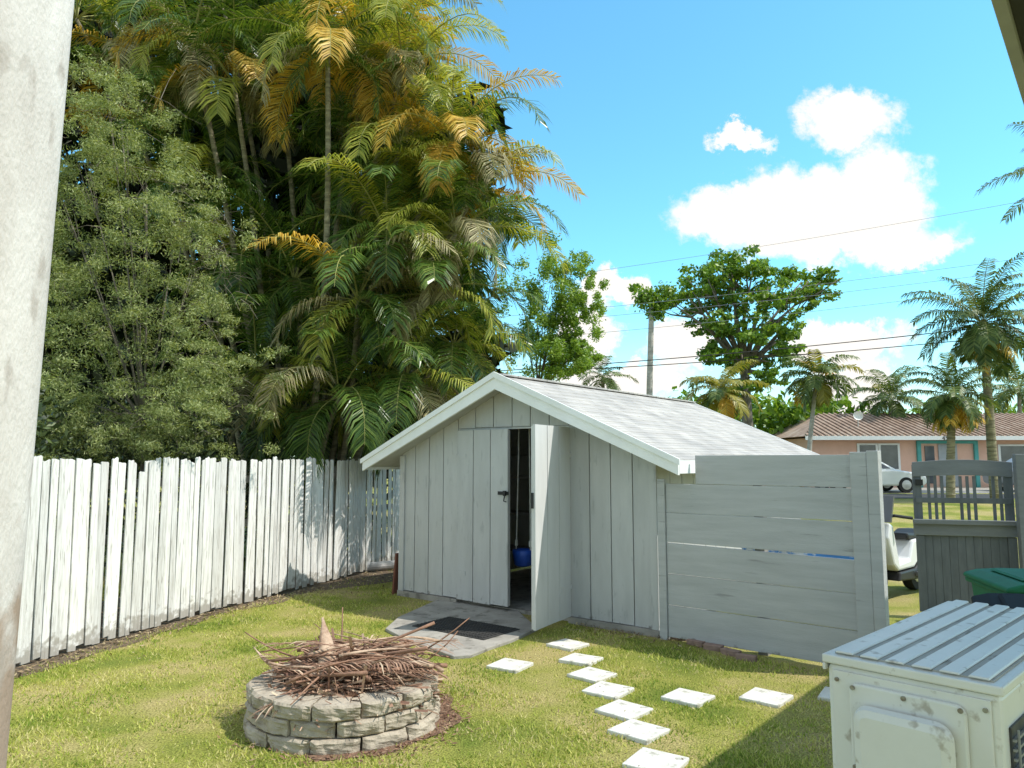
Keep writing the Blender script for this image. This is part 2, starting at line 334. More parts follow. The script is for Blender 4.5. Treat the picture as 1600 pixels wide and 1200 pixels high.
mr = nn(nt, 'ShaderNodeMapRange', interpolation_type='SMOOTHSTEP'); L(acc, mr.inputs[0]); mr.inputs[1].default_value = -.02; mr.inputs[2].default_value = .42
hz = nn(nt, 'ShaderNodeMapRange', interpolation_type='SMOOTHSTEP'); L(v, hz.inputs[0]); hz.inputs[1].default_value = .24; hz.inputs[2].default_value = -.02; hz.inputs[3].default_value = 0; hz.inputs[4].default_value = .6
n3 = nn(nt, 'ShaderNodeTexNoise'); n3.inputs['Scale'].default_value = 3; n3.inputs['Detail'].default_value = 4; L(tc.outputs['Generated'], n3.inputs['Vector'])
nm = nn(nt, 'ShaderNodeMapRange'); L(n3.outputs['Fac'], nm.inputs[0]); nm.inputs[1].default_value = .40; nm.inputs[2].default_value = .64; nm.inputs[3].default_value = .22; nm.inputs[4].default_value = .9
bk = nn(nt, 'ShaderNodeMapRange', interpolation_type='SMOOTHSTEP'); L(sx.outputs[1], bk.inputs[0]); bk.inputs[1].default_value = .50; bk.inputs[2].default_value = .05; bk.inputs[3].default_value = 0; bk.inputs[4].default_value = 1  # cloud cover behind and overhead, out of view, added as neutral fill light
bkf = mathn(nt, 'MULTIPLY', nm.outputs[0], bk.outputs[0])
cfac = mathn(nt, 'MAXIMUM', mathn(nt, 'MAXIMUM', mr.outputs[0], hz.outputs[0]), bkf)
L(mixc(nt, cfac, tint, (8.0, 7.65, 7.15)), bg.inputs['Color'])
# ------------------------------------------------------------------ ground
def gz(y):
    t = min(max((y-14)/9., 0), 1); return .45*t*t*(3-2*t)
xs = sorted(set([-400,-200,-100,-60,-40,-25,-15] + [i*.5 for i in range(-20, 41)] + [25,30,40,60,100,200,400]))
ys = sorted(set([-100,-40,-15,-6] + [i*.5 for i in range(-6, 60)] + [32,36,40,50,70,100,200,400,800]))
g = MB(); g.v = [(x, y, gz(y)) for y in ys for x in xs]; nx = len(xs)
g.f = [(j*nx+i, j*nx+i+1, (j+1)*nx+i+1, (j+1)*nx+i) for j in range(len(ys)-1) for i in range(nx-1)]; g.m = [0]*len(g.f)
tag(g.build('ground', M['ground'], smooth=True, origin=(0,0,0)), kind='structure')
g = MB(); g.box(-80, 120, 26, 29.3, .40, .458); tag(g.build('road', M['asphalt']), kind='structure')
g = MB(); g.box(11, 28, 30.0, 35.9, .40, .462); tag(g.build('driveway', M['concrete']), kind='structure')
FX = [(-5.68,2.0),(-4.29,6.61),(-3.66,8.69),(-2.06,12.76),(.6,19.5)]
def fx(y): return np.interp(y, [q[1] for q in FX], [q[0] for q in FX])
PIT = Vector((-1.17, 5.40, 0))
def blob(cx, cy, r, z, jag=.12, n=60, sx=1, sy=1):
    b = MB(); vs = [(cx, cy, z)]
    for k in range(n):
        t = 2*PI*k/n; rr = r*(1+jag*noise.noise((math.cos(t)*2+cx, math.sin(t)*2+cy, 1))*2)
        vs.append((cx+sx*rr*math.cos(t), cy+sy*rr*math.sin(t), z))
    b.add(vs, [(0, 1+k, 1+(k+1) % n) for k in range(n)]); return b
tag(blob(PIT.x+.12, PIT.y-.04, .68, .005).build('mulch', M['mulch']), kind='structure')
b = MB(); n = 40
for k in range(n+1):
    y = 3+11*k/n; w = .28+.3*noise.noise((y*1.3, 0, 3))+ (.75 if y > 10.3 else 0)*min(1, (y-10.3) if y > 10.3 else 0)
    b.v += [(fx(y)-1.5, y, .004), (fx(y)+max(.1, w), y, .004)]
b.f = [(2*k, 2*k+1, 2*k+3, 2*k+2) for k in range(n)]; b.m = [0]*n
tag(b.build('soil', M['soil']), kind='structure')
# ------------------------------------------------------------------ white fence
fr = empty('picket_fence', (-4.29, 6.61, 0), 0, 'long weathered white picket fence along the left of the yard', 'fence')
pk = MB()
def fence_pt(d):
    for (x0,y0),(x1,y1) in zip(FX, FX[1:]):
        l = math.hypot(x1-x0, y1-y0)
        if d <= l: return Vector((x0+(x1-x0)*d/l, y0+(y1-y0)*d/l, 0)), math.atan2(y1-y0, x1-x0)
        d -= l
    return None
d = .05; ip = 0
while True:
    q = fence_pt(d)
    if q is None: break
    w = random.choice([.060,.070,.078,.085,.092]); p, a = q; ip += 1
    off = (.007 if ip % 2 else -.006)+random.uniform(-.004, .004)
    Mx = Matrix.Translation(p) @ Matrix.Rotation(a, 4, 'Z') @ Matrix.Rotation(random.gauss(0, .006), 4, 'Y') @ Matrix.Rotation(random.gauss(0, .008), 4, 'X') @ Matrix.Rotation(random.gauss(0, .05), 4, 'Z')
    h = 1.80+random.gauss(0, .016)-(.10 if random.random() < .03 else 0); c = random.uniform(.004, .022); zb = random.uniform(.01, .06)
    dl = random.uniform(-.015, .015)
    pk.prism([(-w/2, zb), (w/2, zb+dl*.5), (w/2, h-c+dl), (w/2-c, h+dl), (w*random.uniform(-.2,.2), h+random.uniform(-.010,.006)), (-w/2+c, h), (-w/2, h-c)], off-.006, off+.006, Mx)
    d += w + random.choice([.006,.008,.010,.013,.017])
pk.build('picket_panel', M['picket'], fr)
for z in (.35, 1.0, 1.55):
    for (x0,y0),(x1,y1) in zip(FX, FX[1:]):
        a = math.atan2(y1-y0, x1-x0); l = math.hypot(x1-x0, y1-y0)
        Mx = Matrix.Translation((x0,y0,0)) @ Matrix.Rotation(a, 4, 'Z')
        r_ = MB(); r_.box(0, l, .03, .07, z-.045, z+.045, Mx); r_.build('rail', M['rail'], fr)
d = .3
while fence_pt(d):
    p, a = fence_pt(d); Mx = Matrix.Translation(p) @ Matrix.Rotation(a, 4, 'Z')
    r_ = MB(); r_.box(-.045, .045, .075, .165, 0, 1.7, Mx); r_.build('post', M['rail'], fr); d += 2.4
# ------------------------------------------------------------------ shed
RZ = math.atan2(-.614, .788)
SH = empty('garden_shed', (-1.49, 10.09, 0), RZ, 'grey gabled garden shed with one door standing open', 'shed')
RS, SL = 1.89, .44
def und(s): return 2.70-SL*abs(s-RS)
def plank(mb, s0, s1, z0, y0, y1, ztop=None, M_=None):
    za = und(s0) if ztop is None else ztop; zb = und(s1) if ztop is None else ztop
    p = [(s0,y0,z0),(s1,y0,z0),(s1,y1,z0),(s0,y1,z0),(s0,y0,za),(s1,y0,zb),(s1,y1,zb),(s0,y1,za)]
    p = [Vector(q) for q in p]
    if M_ is not None: p = [M_ @ q for q in p]
    mb.hexa(p)
fw = MB(); gap = .013
def planks(mb, s0, s1, n, z0, y0=0, y1=.03, ztop=None, M_=None):
    w = (s1-s0)/n
    for i in range(n):
        plank(mb, s0+i*w+gap/2, s0+(i+1)*w-gap/2, z0+random.uniform(0, .012), y0, y1, ztop, M_)
planks(fw, 0, 1.02, 4, .07); planks(fw, 2.71, 3.78, 4, .07)
planks(fw, 1.02, 1.89, 3, 2.19); planks(fw, 1.89, 2.71, 3, 2.19)
for a_, b_, z_ in ((0.002,1.02,.075),(2.71,3.778,.075),(1.02,1.89,2.19),(1.89,2.71,2.19)): plank(fw, a_, b_, z_, .0301, .05)
fw.build('front_wall', M['shed'], SH, local=True)
for x in (0, 3.75):
    b = MB()
    for i in range(16): b.box(x, x+.03, .052+i*.297, .052+i*.297+.285, .07, und(0))
    b.box(x+.031 if x == 0 else x-.012, x+.042 if x == 0 else x-.001, .052, 4.8, .075, und(0)); b.build('side_wall', M['shed'], SH, local=True)
b = MB(); plank(b, 0, 1.89, .07, 4.81, 4.84); plank(b, 1.89, 3.78, .07, 4.81, 4.84); b.build('rear_wall', M['shed'], SH, local=True)
b = MB(); b.box(.05, 3.73, .055, 4.8, -.02, .04); b.build('floor', M['concrete'], SH, local=True)
for x0, x1 in ((-.03,1.03),(2.70,3.81)):
    b = MB(); b.box(x0, x1, -.03, .05, -.02, .068); b.build('sill', M['concrete'], SH, local=True)
for s in (-1, 1):
    b = MB(); rw = 2.29/17
    for i in range(17):
        r0, r1 = i*rw-(.02 if i else 0), (i+1)*rw; z0, z1 = 2.80-SL*r0+.002, 2.80-SL*r1+.010
        p = [(RS+s*r0,-.30,z0-.02),(RS+s*r1,-.30,z1-.024),(RS+s*r1,5.08,z1-.024),(RS+s*r0,5.08,z0-.02),(RS+s*r0,-.30,z0),(RS+s*r1,-.30,z1),(RS+s*r1,5.08,z1),(RS+s*r0,5.08,z0)]
        b.hexa(p if s > 0 else [p[1],p[0],p[3],p[2],p[5],p[4],p[7],p[6]])
    rf = b.build('roof_slope', M['shingle'], SH, local=True)
    b = MB(); e0, e1 = .002, 2.27
    p = [(RS+s*e0,-.29,2.775-.075),(RS+s*e1,-.29,2.775-SL*e1-.075),(RS+s*e1,5.07,2.775-SL*e1-.075),(RS+s*e0,5.07,2.775-.075)]
    p += [(x,y,z+.068) for x,y,z in p]; b.hexa(p); b.build('roof_deck', M['deck'], rf, local=True)
    for y0, y1, nm in ((-.336,-.303,'rake_board'), (5.083,5.115,'rake_board')):
        b = MB(); b.prism([(RS, 2.815), (RS+s*2.31, 2.815-SL*2.31), (RS+s*2.31, 2.815-SL*2.31-.15), (RS, 2.815-.19)], y0, y1); b.build(nm, M['trim'], SH, local=True)
        if y0 < 0:
            b = MB(); b.prism([(RS, 2.832), (RS+s*2.335, 2.832-SL*2.335), (RS+s*2.335, 2.832-SL*2.335-.06), (RS, 2.832-.07)], y0-.022, y0-.002); b.build('drip_edge', M['trim'], SH, local=True)
    xx = RS+s*2.30; b = MB(); b.box(xx-.012, xx+.012, -.30, 5.08, 2.80-SL*2.3-.125, 2.80-SL*2.3+.004); b.build('eave_board', M['trim'], SH, local=True)
b = MB()
for k in range(18): b.box(RS-.10, RS+.10, -.30+k*.3, -.30+k*.3+.29, 2.785, 2.808)
b.build('ridge_cap', M['shingle'], SH, local=True, bevel=.004)
b = MB(); b.box(3.72, 3.80, -.022, -.002, .07, und(3.79)-.01); b.build('corner_trim', M['shed'], SH, local=True)
b = MB(); b.box(-.02, .07, -.022, -.002, .07, und(-.02)-.01); b.build('corner_trim', M['shed'], SH, local=True)
Md = Matrix.Translation((1.03, -.004, 0)) @ Matrix.Rotation(-.035, 4, 'Z')
b = MB(); planks(b, 0, .85, 3, .07, -.03, 0, 2.165, Md); b.box(.01, .84, .0005, .02, .09, 2.15, Md); dr = b.build('door', M['shed'], SH, local=True)
dr['label'] = 'closed left door leaf of the shed'
b = MB(); b.box(.70, .86, -.046, -.031, 1.38, 1.42, Md); b.box(.80, .835, -.07, -.046, 1.37, 1.43, Md); b.tube([Md @ Vector((.82,-.06,1.37)), Md @ Vector((.82,-.075,1.31)), Md @ Vector((.85,-.06,1.30))], .008); b.build('latch', M['black'], dr, local=True)
for z in (.4, 1.85):
    b = MB(); b.box(-.02, .16, -.036, -.031, z-.025, z+.025, Md); b.build('hinge', M['shed'], dr, local=True)
ang = math.atan2(-.82, .11)
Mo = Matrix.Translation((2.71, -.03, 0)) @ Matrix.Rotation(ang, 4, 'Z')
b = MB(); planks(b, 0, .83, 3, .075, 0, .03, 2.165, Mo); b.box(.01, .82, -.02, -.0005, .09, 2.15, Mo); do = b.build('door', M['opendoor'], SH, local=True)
do['label'] = 'open right door leaf swung outward, grey lightened for the sun'
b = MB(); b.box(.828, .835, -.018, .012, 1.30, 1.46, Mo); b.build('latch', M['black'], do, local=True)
for z in (.4, 1.85):
    b = MB(); b.box(-.01, .25, .031, .036, z-.025, z+.025, Mo); b.build('hinge', M['opendoor'], do, local=True)
b = MB(); b.box(1.022, 2.708, .004, .045, 2.168, 2.187); b.box(1.0225, 1.03, .004, .045, .07, 2.167); b.box(2.70, 2.7085, .004, .045, .07, 2.167); b.build('door_frame', M['shed'], SH, local=True)
def sl(x, y, z=0): return RM[SH.name] @ Vector((x, y, z))
sw = empty('swing', sl(1.80, .34, .5), RZ, 'blue plastic swing seat hung on white cords inside the shed', 'swing')
b = MB(); b.lathe([(.07,.0),(.11,.02),(.13,.14),(.135,.2),(.12,.2),(.105,.05),(.05,.03)], (0,0,0), 18); b.build('seat', M['blue'], sw, local=True, smooth=True)
for s in (-1, 1):
    b = MB(); b.tube([(s*.11,0,.2),(s*.10,.01,.7),(s*.08,.02,1.75)], .008); b.build('cord', M['cord'], sw, local=True)
    b = MB(); b.tube([(s*.11,0,.24),(s*.108,0,.31)], .02, 8); b.build('grip', M['cord'], sw, local=True)
tc_ = empty('tool_shelf', sl(1.2, 1.4, .04), RZ, 'dark shelf of tools in the gloom inside the shed', 'shelf')
for z in (.5, 1.0, 1.5):
    b = MB(); b.box(-.6, .5, -.2, .2, z, z+.03); b.build('shelf', M['rail'], tc_, local=True)
for x in (-.6, .48):
    b = MB(); b.box(x, x+.03, -.18, .18, 0, 1.8); b.build('upright', M['rail'], tc_, local=True)
# ------------------------------------------------------------------ slab, mat, bricks, stones
sp = [gnd(*q, 0) for q in ((602,986),(622,968),(655,953),(688,938),(800,950),(840,985),(800,1004),(765,1016),(735,1028),(708,1030),(670,1016),(632,1002))]
b = MB(); nq = len(sp); b.add([(p.x,p.y,-.02) for p in sp]+[(p.x,p.y,.03) for p in sp], [tuple(range(nq))[::-1], tuple(range(nq,2*nq))]+[(i,(i+1)%nq,(i+1)%nq+nq,i+nq) for i in range(nq)])
tag(b.build('doorstep_slab', M['concrete'], bevel=.008), 'worn concrete slab on the ground before the shed door', 'slab')
mr_ = empty('door_mat', gnd(727, 981, .031), RZ, 'black rubber mat lying on the concrete slab', 'mat')
b = MB(); b.box(-.50,.50,-.29,.29,0,.008); b.build('mat_base', M['rubber'], mr_, local=True)
b = MB()
for i in range(25): b.box(-.47+i*.038, -.47+i*.038+.022, -.27, .27, .0085, .016)
for j in range(9): b.box(-.47, .47, -.25+j*.06, -.25+j*.06+.012, .0165, .019)
b.build('tread', M['rubber'], mr_, local=True)
stones = [(887,1006,'white square stepping stone nearest the shed in the diagonal row'),
 (908,1029,'second stepping stone from the shed in the diagonal row'),(925,1053,'third stepping stone from the shed in the diagonal row'),
 (950,1077,'fourth stepping stone from the shed in the diagonal row'),(975,1108,'fifth stepping stone from the shed in the diagonal row'),
 (998,1140,'sixth stepping stone from the shed in the diagonal row'),(1025,1189,'white stepping stone nearest the camera at the end of the diagonal row'),
 (797,1038,'lone white stepping stone beside the concrete slab'),(1075,1088,'white stepping stone first to the right of the diagonal row'),
 (1197,1088,'white stepping stone set between the side branch stone and the condenser'),(1316,1086,'rightmost stepping stone, mostly hidden behind the condenser')]
SP = []
for px, py, lb in stones:
    p = gnd(px, py, .02); SP.append(p); a = RZ+random.uniform(-.12,.12)
    Mx = Matrix.Translation((p.x,p.y,0)) @ Matrix.Rotation(a,4,'Z') @ Matrix.Rotation(random.gauss(0,.012),4,'X')
    b = MB(); h = .152
    b.box(-h,h,-h,h,-.02,.026,Mx)
    tag(b.build('stepping_stone', M['paver'], bevel=.008), lb, 'paver', 'white stepping stones across the lawn')
# ------------------------------------------------------------------ fire pit
fp = empty('fire_pit', PIT, 0, 'round fire pit of three courses of rough tan blocks', 'fire pit')
def rough_block(r0, r1, a0, a1, z0, z1):
    bm = bmesh.new()
    bmesh.ops.create_cube(bm, size=1); bmesh.ops.subdivide_edges(bm, edges=bm.edges[:], cuts=6, use_grid_fill=True)
    sd = random.uniform(0, 100)
    for v_ in bm.verts:
        x, y, z = v_.co; edge = max(abs(y)*1.02, abs(z))*2
        r = r0+(r1-r0)*(x+.5); a = a0+(a1-a0)*(y+.5); zz = z0+(z1-z0)*(z+.5)
        if x > .3: r -= .016*max(0, edge-.78)/.22
        r += (.020*noise.noise((a*8+sd, zz*14, sd))+.012*noise.noise((a*22+sd, zz*40, sd))) * (1 if x > 0 else .4)
        a += .009*noise.noise((r*8, zz*14+sd, sd)); zz += .004*noise.noise((r*9+sd, a*9, sd))
        v_.co = (r*math.cos(a), r*math.sin(a), zz)
    me = bpy.data.meshes.new('block'); bm.to_mesh(me); bm.free(); me.materials.append(M['block'])
    o = bpy.data.objects.new('block', me); COL.objects.link(o); o.parent = fp; RM[o.name] = RM[fp.name]
for c in range(3):
    nb = 13; off = (c % 2)*PI/nb+.25
    rr = .67-.012*c
    for k in range(nb):
        a0 = off+2*PI*k/nb+.010; a1 = off+2*PI*(k+1)/nb-.010; j = random.uniform(-.014,.014)
        rough_block(rr-.24+j, rr+j, a0, a1, -.015+c*.100, -.015+c*.100+.096)
def frond(mb, base_, az, el, Lf, droop, nl, ll, mi, mr, w=.035, hang=.4, vee=.25, rr=.018, fwd=.35):
    ns = 10; pts = []; dirs = []; p = Vector(base_); e = el
    for i in range(ns+1):
        d = Vector((math.cos(az)*math.cos(e), math.sin(az)*math.cos(e), math.sin(e))); pts.append(p.copy()); dirs.append(d)
        p += d*Lf/ns; e -= droop/ns*(.45+1.1*i/ns); e = max(e, -1.5)
    mb.tube(pts, [rr*(1-.8*i/ns)*Lf/2.4 for i in range(ns+1)], 4, mr, cap=False)
    for k in range(nl):
        t = .16+.83*(k+random.random()*.6)/nl; f = t*ns; i = min(int(f), ns-1); fr_ = f-i
        p = pts[i].lerp(pts[i+1], fr_); d = dirs[i]; sd = d.cross(Vector((0,0,1)))
        if sd.length < .1: sd = Vector((-math.sin(az), math.cos(az), 0))
        sd.normalize(); up = sd.cross(d); q = (t-.16)/.83
        l = ll*(.35+.65*math.sin(PI*min(1,(.12+.8*q))))*random.uniform(.85,1.1)
        for s in (-1, 1):
            fw_ = fwd+.5*q+random.gauss(0,.08); dr = (sd*s+d*fw_+up*(vee+random.gauss(0,.12))).normalized()
            m1 = p+dr*l*.5+Vector((0,0,-hang*l*.10)); d2 = (dr+Vector((0,0,-hang*(1.1+.4*random.random())))).normalized(); tp_ = m1+d2*l*.5
            wv = (d-dr*d.dot(dr)).normalized()*w*.5
            mb.add([p-wv*.5, p+wv*.5, m1+wv, m1-wv, tp_], [(0,1,2,3),(3,2,4)], mi)
V = []
for i in range(2000):
    r = .54*math.sqrt(random.random()); a = random.uniform(0,2*PI); z = .12+.24*(1-(r/.62)**2)+random.uniform(-.05,.06)
    c = np.array([PIT.x+.03+r*math.cos(a), PIT.y+r*math.sin(a), z]); dd = RNG.normal(size=3); dd[1] *= .6; dd[2] *= .2; dd /= np.linalg.norm(dd)
    w = np.cross(dd, RNG.normal(size=3)*.5+np.array([0,0,1])); w /= np.linalg.norm(w)+1e-6; l = random.uniform(.08,.24); ww = random.uniform(.004,.014)
    V.append([c-dd*l-w*ww, c-dd*l+w*ww, c+dd*l+w*ww*.3, c+dd*l-w*ww*.3])
tag(np_mesh('dry_leaf_heap', np.array(V), 4, M['drystrip'], origin=(PIT.x,PIT.y,.05)), 'loose dry brown leaf strips heaped inside the fire pit', 'dry leaves', kind='stuff')
for i in range(24):
    r = random.uniform(.05,.42); a = random.uniform(0,2*PI); az = random.gauss(.1,.6)+random.choice([0,0,PI]); Lf = random.uniform(.6,1.0)
    c = Vector((PIT.x+.09+r*math.cos(a)-.42*Lf*math.cos(az), PIT.y+r*math.sin(a)-.42*Lf*math.sin(az), .31+.10*random.random()*(1-r)))
    b = MB(); frond(b, c, az, random.gauss(.14,.11), Lf, random.uniform(0,.35), 16, .26, 0, 1, .012, .35, .05, .02, 1.8)
    tag(b.build('dry_frond', [M['drystrip'], M['stalk']]), 'shrivelled reddish brown palm frond in the heap on the fire pit', 'dry frond', 'dry palm fronds heaped on the fire pit')
def stalk(c, az, el, l, r, bend, mt='stalk'):
    b = MB(); pts = []; n = 9; p = Vector(c) - Vector((math.cos(az)*math.cos(el), math.sin(az)*math.cos(el), math.sin(el)))*l/2
    e = el+bend/2
    for i in range(n):
        pts.append(p.copy()); p += Vector((math.cos(az)*math.cos(e), math.sin(az)*math.cos(e), math.sin(e)))*l/(n-1); e -= bend/(n-1); az += random.gauss(0,.04)
    b.tube(pts, [r*(1.25-.85*i/(n-1)) for i in range(n)], 5); return b.build('dry_palm_stalk', M[mt], smooth=True)
for i in range(56):
    r = .44*math.sqrt(random.random()); a = random.uniform(0,2*PI)
    c = (PIT.x+.05+r*math.cos(a), PIT.y+r*math.sin(a), .31+.17*(1-(r/.47)**2)*random.random()+.03)
    o = stalk(c, random.gauss(.1,.7)+random.choice([0,PI]), random.gauss(.05,.16), random.uniform(.4,.95), random.uniform(.004,.014), random.uniform(-.1,.5), 'stalk' if random.random()<.6 else 'stalkpale')
    tag(o, 'thin dry brown palm stalk in the heap on the fire pit', 'palm stalk', 'dry palm stalks heaped on the fire pit')
def boot(c, az, el, l, w, bend, label, cup=.12):
    b = MB(); n = 8; vs = []; p = Vector(c); e = el
    for i in range(n):
        t = i/(n-1); ww = w*(1-.92*t**.9)+.008*math.sin(i*5); sd = Vector((-math.sin(az), math.cos(az), 0)); d = Vector((math.cos(az)*math.cos(e), math.sin(az)*math.cos(e), math.sin(e))); up = sd.cross(d)
        for k in range(5):
            q = (k-2)/2; vs.append(p+sd*(ww*q*.5)+up*(-cup*ww*(1-q*q)))
        p = p+d*l/(n-1); e -= bend/(n-1)
    f = [(i*5+k, i*5+k+1, (i+1)*5+k+1, (i+1)*5+k) for i in range(n-1) for k in range(4)]
    b.add(vs, f); o = b.build('palm_sheath', M['stalkpale'], smooth=True)
    sm = o.modifiers.new('thick','SOLIDIFY'); sm.thickness = .006
    tag(o, label, 'palm sheath', 'dry palm sheaths on the fire pit')
boot((PIT.x-.10, PIT.y-.10, .34), 2.0, 1.0, .42, .17, .4, 'pale pointed palm sheath standing upright from the fire pit heap')
boot((PIT.x-.20, PIT.y-.30, .38), .1, .03, .55, .10, .15, 'flat palm sheath lying across the front of the heap')
boot((PIT.x+.0, PIT.y+.1, .42), -.2, .12, .70, .10, -.1, 'long palm sheath on top pointing to the right')
boot((PIT.x-.42, PIT.y-.10, .34), 2.9, .35, .28, .08, -.5, 'small palm sheath curling up at the left rim')
for k,(az,el,l,bd,lb) in enumerate([(.12,.45,1.05,-.5,'long curved palm stalk arching up over the right rim'),(.22,.35,.95,-1.2,'thin hooked palm stalk rising at the far right of the heap'),(2.85,.25,.9,-.5,'palm stalk sticking out over the left rim'),(1.9,1.0,.5,-.3,'short palm stalk standing up beside the pointed sheath')]):
    o = stalk((PIT.x+.40*math.cos(az), PIT.y+.40*math.sin(az), .45), az, el, l, .010, bd); tag(o, lb, 'palm stalk', 'dry palm stalks heaped on the fire pit')
V = []
def chip(x, y, z, s):
    d = RNG.normal(size=3); d[2] *= .4; d /= np.linalg.norm(d); w = np.cross(d, RNG.normal(size=3)); w /= np.linalg.norm(w); w[2] *= .5; c = np.array([x,y,z])
    return [c-d*s, c+w*s*.35, c+d*s, c-w*s*.35]
for i in range(600):
    a = random.gauss(-.5,1.1); r = .66+abs(random.gauss(0,.11)); V.append(chip(PIT.x+.03+r*math.cos(a), PIT.y-.03+r*math.sin(a), .015, random.uniform(.008,.025)))
tag(np_mesh('bark_chips', np.array(V), 4, M['chip']), 'reddish brown bark chips scattered around the fire pit', 'mulch', kind='stuff')
V = []
for i in range(1500):
    y = random.uniform(5, 13.2); x = fx(y)+abs(random.gauss(0,.18 if y < 10 else .6))+.03; V.append(chip(x, y, .02, random.uniform(.012,.035)))
for i in range(350):
    p = sl(random.uniform(2.8,4.6), -abs(random.gauss(.05,.15)), .02); V.append(chip(p.x,p.y,.02,random.uniform(.012,.03)))
for i in range(800):
    V.append(chip(random.uniform(-4,2.5), random.uniform(4.4,10), .03, random.uniform(.008,.018)))
tag(np_mesh('leaf_litter', np.array(V), 4, M['litter']), 'dry fallen leaves along the foot of the white fence', 'leaf litter', kind='stuff')
# grass blades
n = 240000
yy = 4.0+8.6*RNG.random(n)**1.35; xx = -5.2+9.2*RNG.random(n)
keep = (xx > fx(yy)+.06+.18*RNG.random(n)) & (np.abs(xx) < yy*.74+.2)
I = np.array(RM[SH.name].inverted()); lx = xx*I[0,0]+yy*I[0,1]+I[0,3]; ly = xx*I[1,0]+yy*I[1,1]+I[1,3]
keep &= ~((lx > -.06) & (ly > -.05-.12*RNG.random(n)))
keep &= ~((lx > 3.7) & (ly > -.2-.1*RNG.random(n)))
pr = np.hypot(xx-PIT.x, yy-PIT.y); ca = np.cos(np.arctan2(yy-PIT.y, xx-PIT.x)+.4); keep &= (pr > .66+(.06+.15*np.clip(ca,0,1))*RNG.random(n)*1.3)
ins = np.ones(n, bool)
for i in range(nq):
    p, q = sp[i], sp[(i+1) % nq]; ins &= ((q.x-p.x)*(yy-p.y)-(q.y-p.y)*(xx-p.x) < .03)
keep &= ~ins
for p in SP:
    dx, dy = xx-p.x, yy-p.y; c_, s_ = math.cos(RZ), math.sin(RZ)
    keep &= ~((np.abs(dx*c_+dy*s_) < .145) & (np.abs(-dx*s_+dy*c_) < .145))
nz = np.array([noise.noise((float(a)*1.7, float(b)*1.7, 5.))+.6*noise.noise((float(a)*5, float(b)*5, 2.)) for a, b in zip(xx, yy)])
keep &= RNG.random(n) < np.clip(.62+1.1*nz, .06, 1)
bare = (yy > 10.2) & (xx < fx(yy)+1.2) & (RNG.random(n) < .75); keep &= ~bare
xx, yy, nz = xx[keep], yy[keep], nz[keep]; n = len(xx)
a = RNG.random(n)*2*PI; hh = (.010+.021*RNG.random(n))*(1+.6*nz); wd = .003+.0035*RNG.random(n); ln = RNG.random(n)*1.3; la = RNG.random(n)*2*PI
B0 = np.stack([xx-np.cos(a)*wd, yy-np.sin(a)*wd, np.zeros(n)], 1); B1 = np.stack([xx+np.cos(a)*wd, yy+np.sin(a)*wd, np.zeros(n)], 1)
T = np.stack([xx+np.cos(la)*ln*hh, yy+np.sin(la)*ln*hh, hh], 1)
tag(np_mesh('lawn_grass', np.stack([B0,B1,T],1), 3, M['blade']), 'short yellowish green lawn grass covering the yard', 'grass', kind='stuff')
# ------------------------------------------------------------------ right board fence
ra = math.atan2(6.34-7.63, 3.12-1.57); rfz = empty('board_fence', (1.57,7.63,0), ra, 'grey horizontal board fence panel joining the shed corner', 'fence')
zs = [.03,.345,.655,.965,1.265,1.555,1.845]
for i in range(6):
    x0 = .33 if i == 5 else .0; t = random.uniform(-.004,.004); z0, z1 = zs[i]+.003, zs[i+1]-.003
    if i == 2: zl, zr = z1-.002, z1-.026
    else: zl, zr = z1+t*.5, z1-t*.5
    b = MB(); y_ = random.uniform(-.004,.004)
    b.hexa([(x0,y_,z0-t*.5),(1.99,y_,z0+t*.5),(1.99,y_+.03,z0+t*.5),(x0,y_+.03,z0-t*.5),(x0,y_,zl),(1.99,y_,zr),(1.99,y_+.03,zr),(x0,y_+.03,zl)]); b.build('board', M['greyfence'], rfz, local=True, bevel=.003)
b = MB(); b.box(-.09,-.005,-.02,.06,0,1.60); b.build('post', M['greyfence'], rfz, local=True, bevel=.004)
b = MB(); b.box(1.80,1.935,-.045,-.008,0,1.865); b.build('post_board', M['greyfence'], rfz, local=True, bevel=.004)
b = MB(); b.box(1.938,2.03,-.055,.06,0,1.875); b.build('post', M['greyfence'], rfz, local=True, bevel=.004)
b = MB(); b.box(.9,.99,.04,.13,0,1.8); b.build('post', M['rail'], rfz, local=True)
tp = MB(); Rf = RM[rfz.name]
vs = []
for j in range(5):
    for i in range(13): vs.append(Rf @ Vector((.65+i*.09, .28+.05*math.sin(i*1.3+j), .80+j*.06+.02*math.sin(i*.9))))
tp.add(vs, [(j*13+i, j*13+i+1, (j+1)*13+i+1, (j+1)*13+i) for j in range(4) for i in range(12)])
tag(tp.build('tarp', M['tarp'], smooth=True), 'blue and white tarp showing through the gap between fence boards', 'tarp')
for k,(px,py) in enumerate([(1062,994),(1088,1003),(1115,1010),(1142,1018),(1166,1026)]):
    p = gnd(px, py, .03); Mx = Matrix.Translation((p.x,p.y,.0)) @ Matrix.Rotation(ra+random.uniform(-.2,.2),4,'Z') @ Matrix.Rotation(random.uniform(-.1,.1),4,'X')
    b = MB(); hh_ = .12 if k == 0 else .05; b.box(-.09,.09,-.04,.04,-.02,hh_,Mx)
    tag(b.build('brick', M['brick'], bevel=.006), 'old reddish brick '+['standing at the shed corner of','second from the shed corner along','third from the shed corner along','fourth from the shed corner along','farthest right along'][k]+' the board fence base', 'brick', 'bricks along the board fence')
p = sl(-.12, -.01, 0)
b = MB(); Mx = Matrix.Translation(p) @ Matrix.Rotation(RZ,4,'Z') @ Matrix.Rotation(.10,4,'Y')
b.box(-.015,.012,-.02,.22,0,.55,Mx); tag(b.build('leaning_board', M['redwood'], bevel=.004), 'red brown board leaning on the left wall of the shed', 'board')
